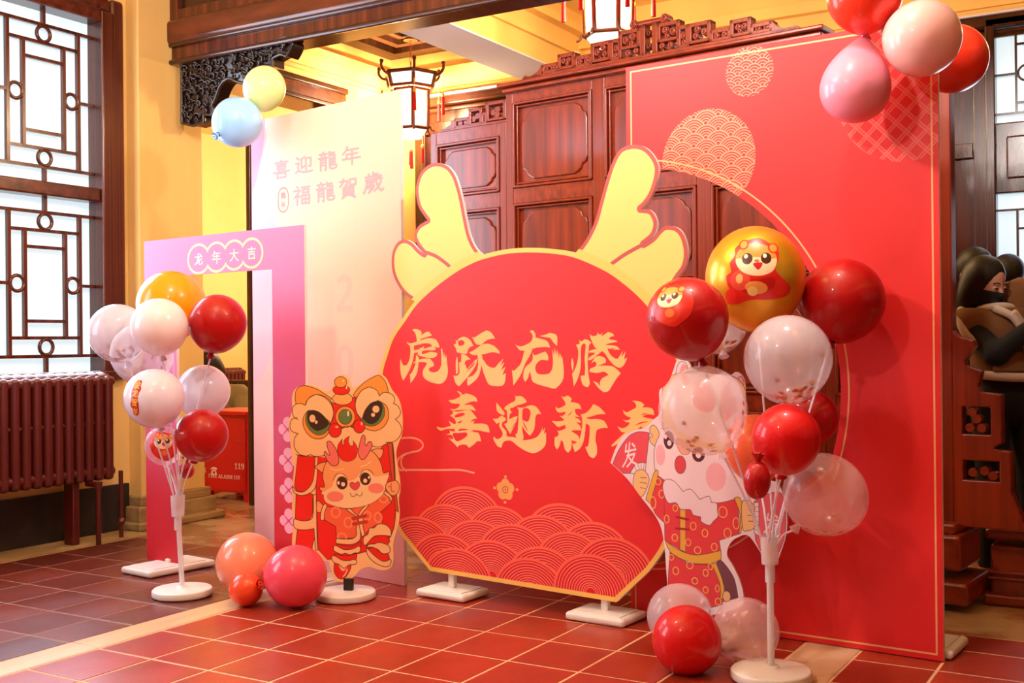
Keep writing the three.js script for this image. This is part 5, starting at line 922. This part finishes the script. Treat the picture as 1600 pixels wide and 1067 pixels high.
{ // the woman in the shearling vest
  const P = at(1556, 535, 5.6), t = thing('person', 'woman with bobbed black hair, black face mask and brown shearling vest looking down', 'person', [P.x, 0, P.z], R(30.86));
  const J = { head: [-0.045, 1.465, 0.0], chest: [0.02, 1.22, -0.01], hip: [0.06, 0.92, 0], shL: [-0.145, 1.275, 0.01], shR: [0.19, 1.29, -0.03], elL: [-0.065, 1.12, 0.15], wrL: [0.085, 1.265, 0.25], elR: [0.30, 1.05, 0.08], wrR: [0.22, 1.20, 0.27], palmL: [0.4, 0.3, -1], palmR: [-1, 0, -0.3], curlL: 0.55, curlR: 0.6, thL: [-0.03, 0.86, 0], thR: [0.15, 0.86, 0], knL: [-0.04, 0.48, 0.03], knR: [0.17, 0.48, 0.03], anL: [-0.04, 0.07, 0], anR: [0.18, 0.07, 0] };
  const F = figure(t, J, { yaw: R(28), tilt: R(20), lo: [-0.42, -0.03, -0.25], hi: [0.52, 1.64, 0.42] });
  obj('sweater', [meshOf((p) => Math.min(F.arm(p, 'L', 0.016), F.arm(p, 'R', 0.016), F.torso(p, 0.008)), [-0.4, 0.74, -0.25], [0.5, 1.42, 0.42], 64)], blackM, t);
  const cut = (p) => Math.max(F.torso(p, 0.034), 1.0 - p[1], p[1] - 1.35 + 0.0);
  obj('vest', [meshOf(cut, [-0.35, 0.95, -0.3], [0.42, 1.42, 0.3], 64)], suede, t);
  const near = (p, fn) => Math.abs(fn(p));
  obj('fleece_trim', [tube([V3(-0.12, 1.02, 0.13), V3(0.0, 1.01, 0.175), V3(0.12, 1.01, 0.175), V3(0.24, 1.02, 0.12)], 0.022, 24, 8), tube([V3(-0.17, 1.345, 0.0), V3(-0.20, 1.29, 0.05), V3(-0.185, 1.22, 0.09), V3(-0.14, 1.17, 0.11)], 0.020, 20, 8), tube([V3(-0.05, 1.345, 0.10), V3(0.02, 1.30, 0.15), V3(0.06, 1.22, 0.17), V3(0.09, 1.10, 0.18), V3(0.10, 1.02, 0.18)], 0.020, 20, 8)], fleece, t);
  obj('collar', [new THREE.TorusGeometry(0.080, 0.020, 10, 24).rotateX(Math.PI / 2 - 0.25).translate(-0.01, 1.335, 0.01), rbox(0.055, 0.15, 0.03, 0, 0, 0, 0.014).rotateZ(0.6).translate(0.055, 1.265, 0.15)], fleece, t);
  obj('hood', [new THREE.SphereGeometry(0.13, 20, 14).scale(0.85, 1.0, 0.7).translate(0.14, 1.37, -0.03)], suede, t);
  obj('pocket', [rbox(0.15, 0.10, 0.02, -0.01, 1.085, 0.165, 0.009)], suede, t);
  obj('trousers', [meshOf((p) => Math.max(Math.min(F.legs(p, 0.014), F.torso(p, 0.01)), p[1] - 1.0, 0.06 - p[1]), [-0.25, 0.0, -0.25], [0.4, 1.05, 0.25], 60)], blackM, t);
  obj('hair', [meshOf((p) => { const q = F.loc(p); let d = ellip(q, [0, 0.03, -0.03], [0.099, 0.114, 0.108]); d = smin(d, ellip(q, [0, -0.06, -0.04], [0.106, 0.108, 0.080]), 0.04); d = Math.max(d, -ellip(q, [0.006, -0.03, 0.115], [0.086, 0.118, 0.125])); return Math.max(d, -0.135 - q[1]); }, [-0.24, 1.24, -0.2], [0.15, 1.66, 0.2], 64)], hairM, t);
  obj('face_mask', [meshOf((p) => { const q = F.loc(p); return Math.max(F.head(p) - 0.007, q[1] + 0.014 - q[2] * 0.05, -0.125 - q[1], 0.0 - q[2], Math.abs(q[0]) - 0.075); }, F.hb, F.hh, 64)], blackM, t);
  for (const s of [-1, 1]) obj('eyebrow', [tube([F.fromHead([s * 0.016, 0.030, 0.090]), F.fromHead([s * 0.032, 0.035, 0.088]), F.fromHead([s * 0.05, 0.028, 0.076])], 0.0035, 8, 5)], hairM, t);
  for (const s of [-1, 1]) obj('eye', [new THREE.SphereGeometry(0.0095, 12, 8).scale(1.3, 0.6, 0.6).applyQuaternion(new THREE.Quaternion().setFromEuler(new THREE.Euler(0, R(28), 0))).translate(...F.fromHead([s * 0.031, 0.007, 0.088]).toArray())], hairM, t);
}
function standing(label, px, py, d, coat, long) {                      // people mostly hidden behind her
  const P = at(px, py, d), t = thing('person', label, 'person', [P.x, 0, P.z], R(30.86)), h = P.y;
  const J = { head: [0, h, 0], chest: [0, h - 0.28, -0.02], hip: [0, h - 0.60, -0.02], shL: [-0.19, h - 0.22, -0.02], shR: [0.19, h - 0.22, -0.02], elL: [-0.27, h - 0.50, 0.02], wrL: [-0.20, h - 0.66, 0.16], elR: [0.27, h - 0.50, 0.02], wrR: [0.20, h - 0.66, 0.16], palmL: [1, 0, 0], palmR: [-1, 0, 0], thL: [-0.09, h - 0.66, 0], thR: [0.09, h - 0.66, 0], knL: [-0.1, 0.46, 0.02], knR: [0.1, 0.46, 0.02], anL: [-0.1, 0.07, 0], anR: [0.1, 0.07, 0] };
  const F = figure(t, J, { yaw: R(20), tilt: R(25), lo: [-0.42, -0.03, -0.3], hi: [0.42, h + 0.2, 0.36] });
  obj('coat', [meshOf((p) => Math.max(Math.min(F.arm(p, 'L', 0.03), F.arm(p, 'R', 0.03), F.torso(p, 0.03), cap(p, [0, h - 0.5, -0.01], [0, h - 0.86, 0], 0.17, 0.19)), p[1] - h + 0.14, h - 0.95 - p[1]), [-0.42, h - 1.05, -0.3], [0.42, h, 0.36], 60)], coat, t);
  obj('trousers', [meshOf((p) => Math.max(F.legs(p, 0.016), p[1] - h + 0.7, 0.06 - p[1]), [-0.25, 0, -0.2], [0.25, 1.1, 0.25], 50)], blackM, t);
  obj('hair', [meshOf((p) => { const q = F.loc(p); let d = ellip(q, [0, 0.035, -0.025], [0.092, 0.112, 0.108]); if (long) d = smin(d, ellip(q, [0, -0.09, -0.05], [0.105, 0.15, 0.075]), 0.05); return Math.max(d, -ellip(q, [0, -0.05, 0.12], [0.068, 0.10, 0.095])); }, [-0.2, h - 0.3, -0.25], [0.2, h + 0.2, 0.2], 56)], hairM, t);
  return t;
}
standing('person in a navy coat standing behind the woman in the vest', 1524, 428, 6.25, navyM, false);
standing('dark-haired person in black mostly hidden behind the head of the woman in the vest', 1576, 436, 6.75, blackM, true);
{ // someone sitting in the annex, seen above and beside the balloons
  const P = at(338, 575, 9.75), t = thing('person', 'seated person with black hair and khaki coat in the annex behind the red box', 'person', [P.x, 0, P.z], R(30.86)), h = 1.0;
  const J = { head: [-0.06, h, 0.02], chest: [0, h - 0.28, -0.02], hip: [0.02, 0.52, -0.04], shL: [-0.18, h - 0.22, 0], shR: [0.19, h - 0.22, 0], elL: [-0.25, h - 0.44, 0.1], wrL: [-0.12, h - 0.46, 0.3], elR: [0.26, h - 0.44, 0.08], wrR: [0.14, h - 0.46, 0.3], palmL: [0, -1, 0], palmR: [0, -1, 0], thL: [-0.09, 0.5, 0], thR: [0.1, 0.5, 0], knL: [-0.1, 0.5, 0.42], knR: [0.12, 0.5, 0.42], anL: [-0.1, 0.07, 0.44], anR: [0.12, 0.07, 0.44] };
  const F = figure(t, J, { yaw: R(-30), tilt: R(30), lo: [-0.4, -0.03, -0.3], hi: [0.4, 1.2, 0.66] });
  obj('coat', [meshOf((p) => Math.max(Math.min(F.arm(p, 'L', 0.035), F.arm(p, 'R', 0.035), F.torso(p, 0.04)), p[1] - h + 0.14, 0.45 - p[1]), [-0.4, 0.4, -0.3], [0.4, 1.0, 0.45], 50)], khaki, t);
  obj('trousers', [meshOf((p) => Math.max(F.legs(p, 0.018), 0.06 - p[1]), [-0.25, 0, -0.2], [0.25, 0.66, 0.62], 50)], blackM, t);
  obj('hair', [meshOf((p) => { const q = F.loc(p); return Math.max(smin(ellip(q, [0, 0.035, -0.02], [0.10, 0.118, 0.11]), ellip(q, [0, -0.05, -0.05], [0.10, 0.10, 0.08]), 0.04), -ellip(q, [0, -0.05, 0.12], [0.07, 0.10, 0.095])); }, [-0.3, h - 0.25, -0.25], [0.18, h + 0.22, 0.25], 50)], hairM, t);
  const c = thing('wooden_armchair', 'dark wooden armchair under the seated person in the annex', 'chair', [P.x, 0, P.z], R(30.86));
  obj('seat', [rbox(0.52, 0.04, 0.48, 0.02, 0.40, 0.06, 0.01)], M.darkWood, c); obj('backrest', [rbox(0.52, 0.42, 0.04, 0.02, 0.68, -0.27, 0.015)], M.darkWood, c);
  for (const [x, z] of [[-0.22, 0.28], [0.26, 0.28], [-0.22, -0.2], [0.26, -0.2]]) obj('leg', [rbox(0.045, z > 0 ? 0.62 : 0.40, 0.045, x, z > 0 ? 0.31 : 0.2, z, 0.006)], M.darkWood, c);
  for (const x of [-0.24, 0.29]) obj('armrest', [rbox(0.06, 0.03, 0.56, x, 0.635, 0.04, 0.01)], M.steel, c);
}
{ // ---- the red fire-equipment box in the opening
  const t = thing('fire_equipment_box', 'red metal fire-equipment box with white lettering and feet under the archway', 'box', [-6.55, 0, -6.312]);
  const p = new Print(-60, 60, 420, 640, 1.4); p.all('#d4101c');
  const c = p.c; c.save(); c.scale(1, -1); c.fillStyle = '#f6e4dc'; c.font = 'bold 62px serif'; c.fillText('119', 282, -252); c.font = 'bold 40px serif'; c.fillText('FIRE ALARM 119', 4, -172); c.restore();
  const [a] = points("-50,215"), [b] = points("63,224");
  p.glyph('警', a.x, a.y, 64, 70, '#f6e4dc', 7);
  p.fill(`${b.x - 36},${b.y + 12} ${b.x - 10},${b.y + 30} ${b.x + 26},${b.y + 28} ${b.x + 36},${b.y + 14}! ${b.x + 22},${b.y + 8} ${b.x + 6},${b.y + 14}! ${b.x - 8},${b.y + 12}!`, '#f6e4dc').fill(`${b.x - 30},${b.y - 32}! ${b.x - 20},${b.y + 4} ${b.x + 22},${b.y + 4} ${b.x + 34},${b.y - 32}!`, '#f6e4dc').ell([b.x + 2, b.y - 12, 12, 11].join(','), '#d4101c');
  const W = 0.42, redM = new THREE.MeshPhysicalMaterial({ color: '#d4101c', roughness: 0.4 });
  obj('body', [rbox(W + 0.05, 0.60, 0.40, W / 2 - 0.03, 0.365, -0.21, 0.006)], redM, t);
  obj('door', [p.uv(new THREE.PlaneGeometry(0.44, 0.56).translate(0.18, 0.36, 0)).translate(0, 0, -0.003), rbox(0.44, 0.004, 0.006, 0.18, 0.47, -0.004, 0.001)], p.material({ roughness: 0.4 }), t);
  obj('lid', [rbox(W + 0.10, 0.03, 0.46, W / 2 - 0.03, 0.68, -0.2, 0.006)], redM, t);
  obj('foot', [rbox(0.05, 0.07, 0.05, W - 0.03, 0.036, -0.04, 0.004)], redM, t); obj('foot', [rbox(0.05, 0.07, 0.05, -0.02, 0.036, -0.04, 0.004)], redM, t); obj('foot', [rbox(0.05, 0.07, 0.05, W - 0.03, 0.036, -0.37, 0.004)], redM, t); obj('foot', [rbox(0.05, 0.07, 0.05, -0.02, 0.036, -0.37, 0.004)], redM, t);
}

renderer.render(scene, camera);
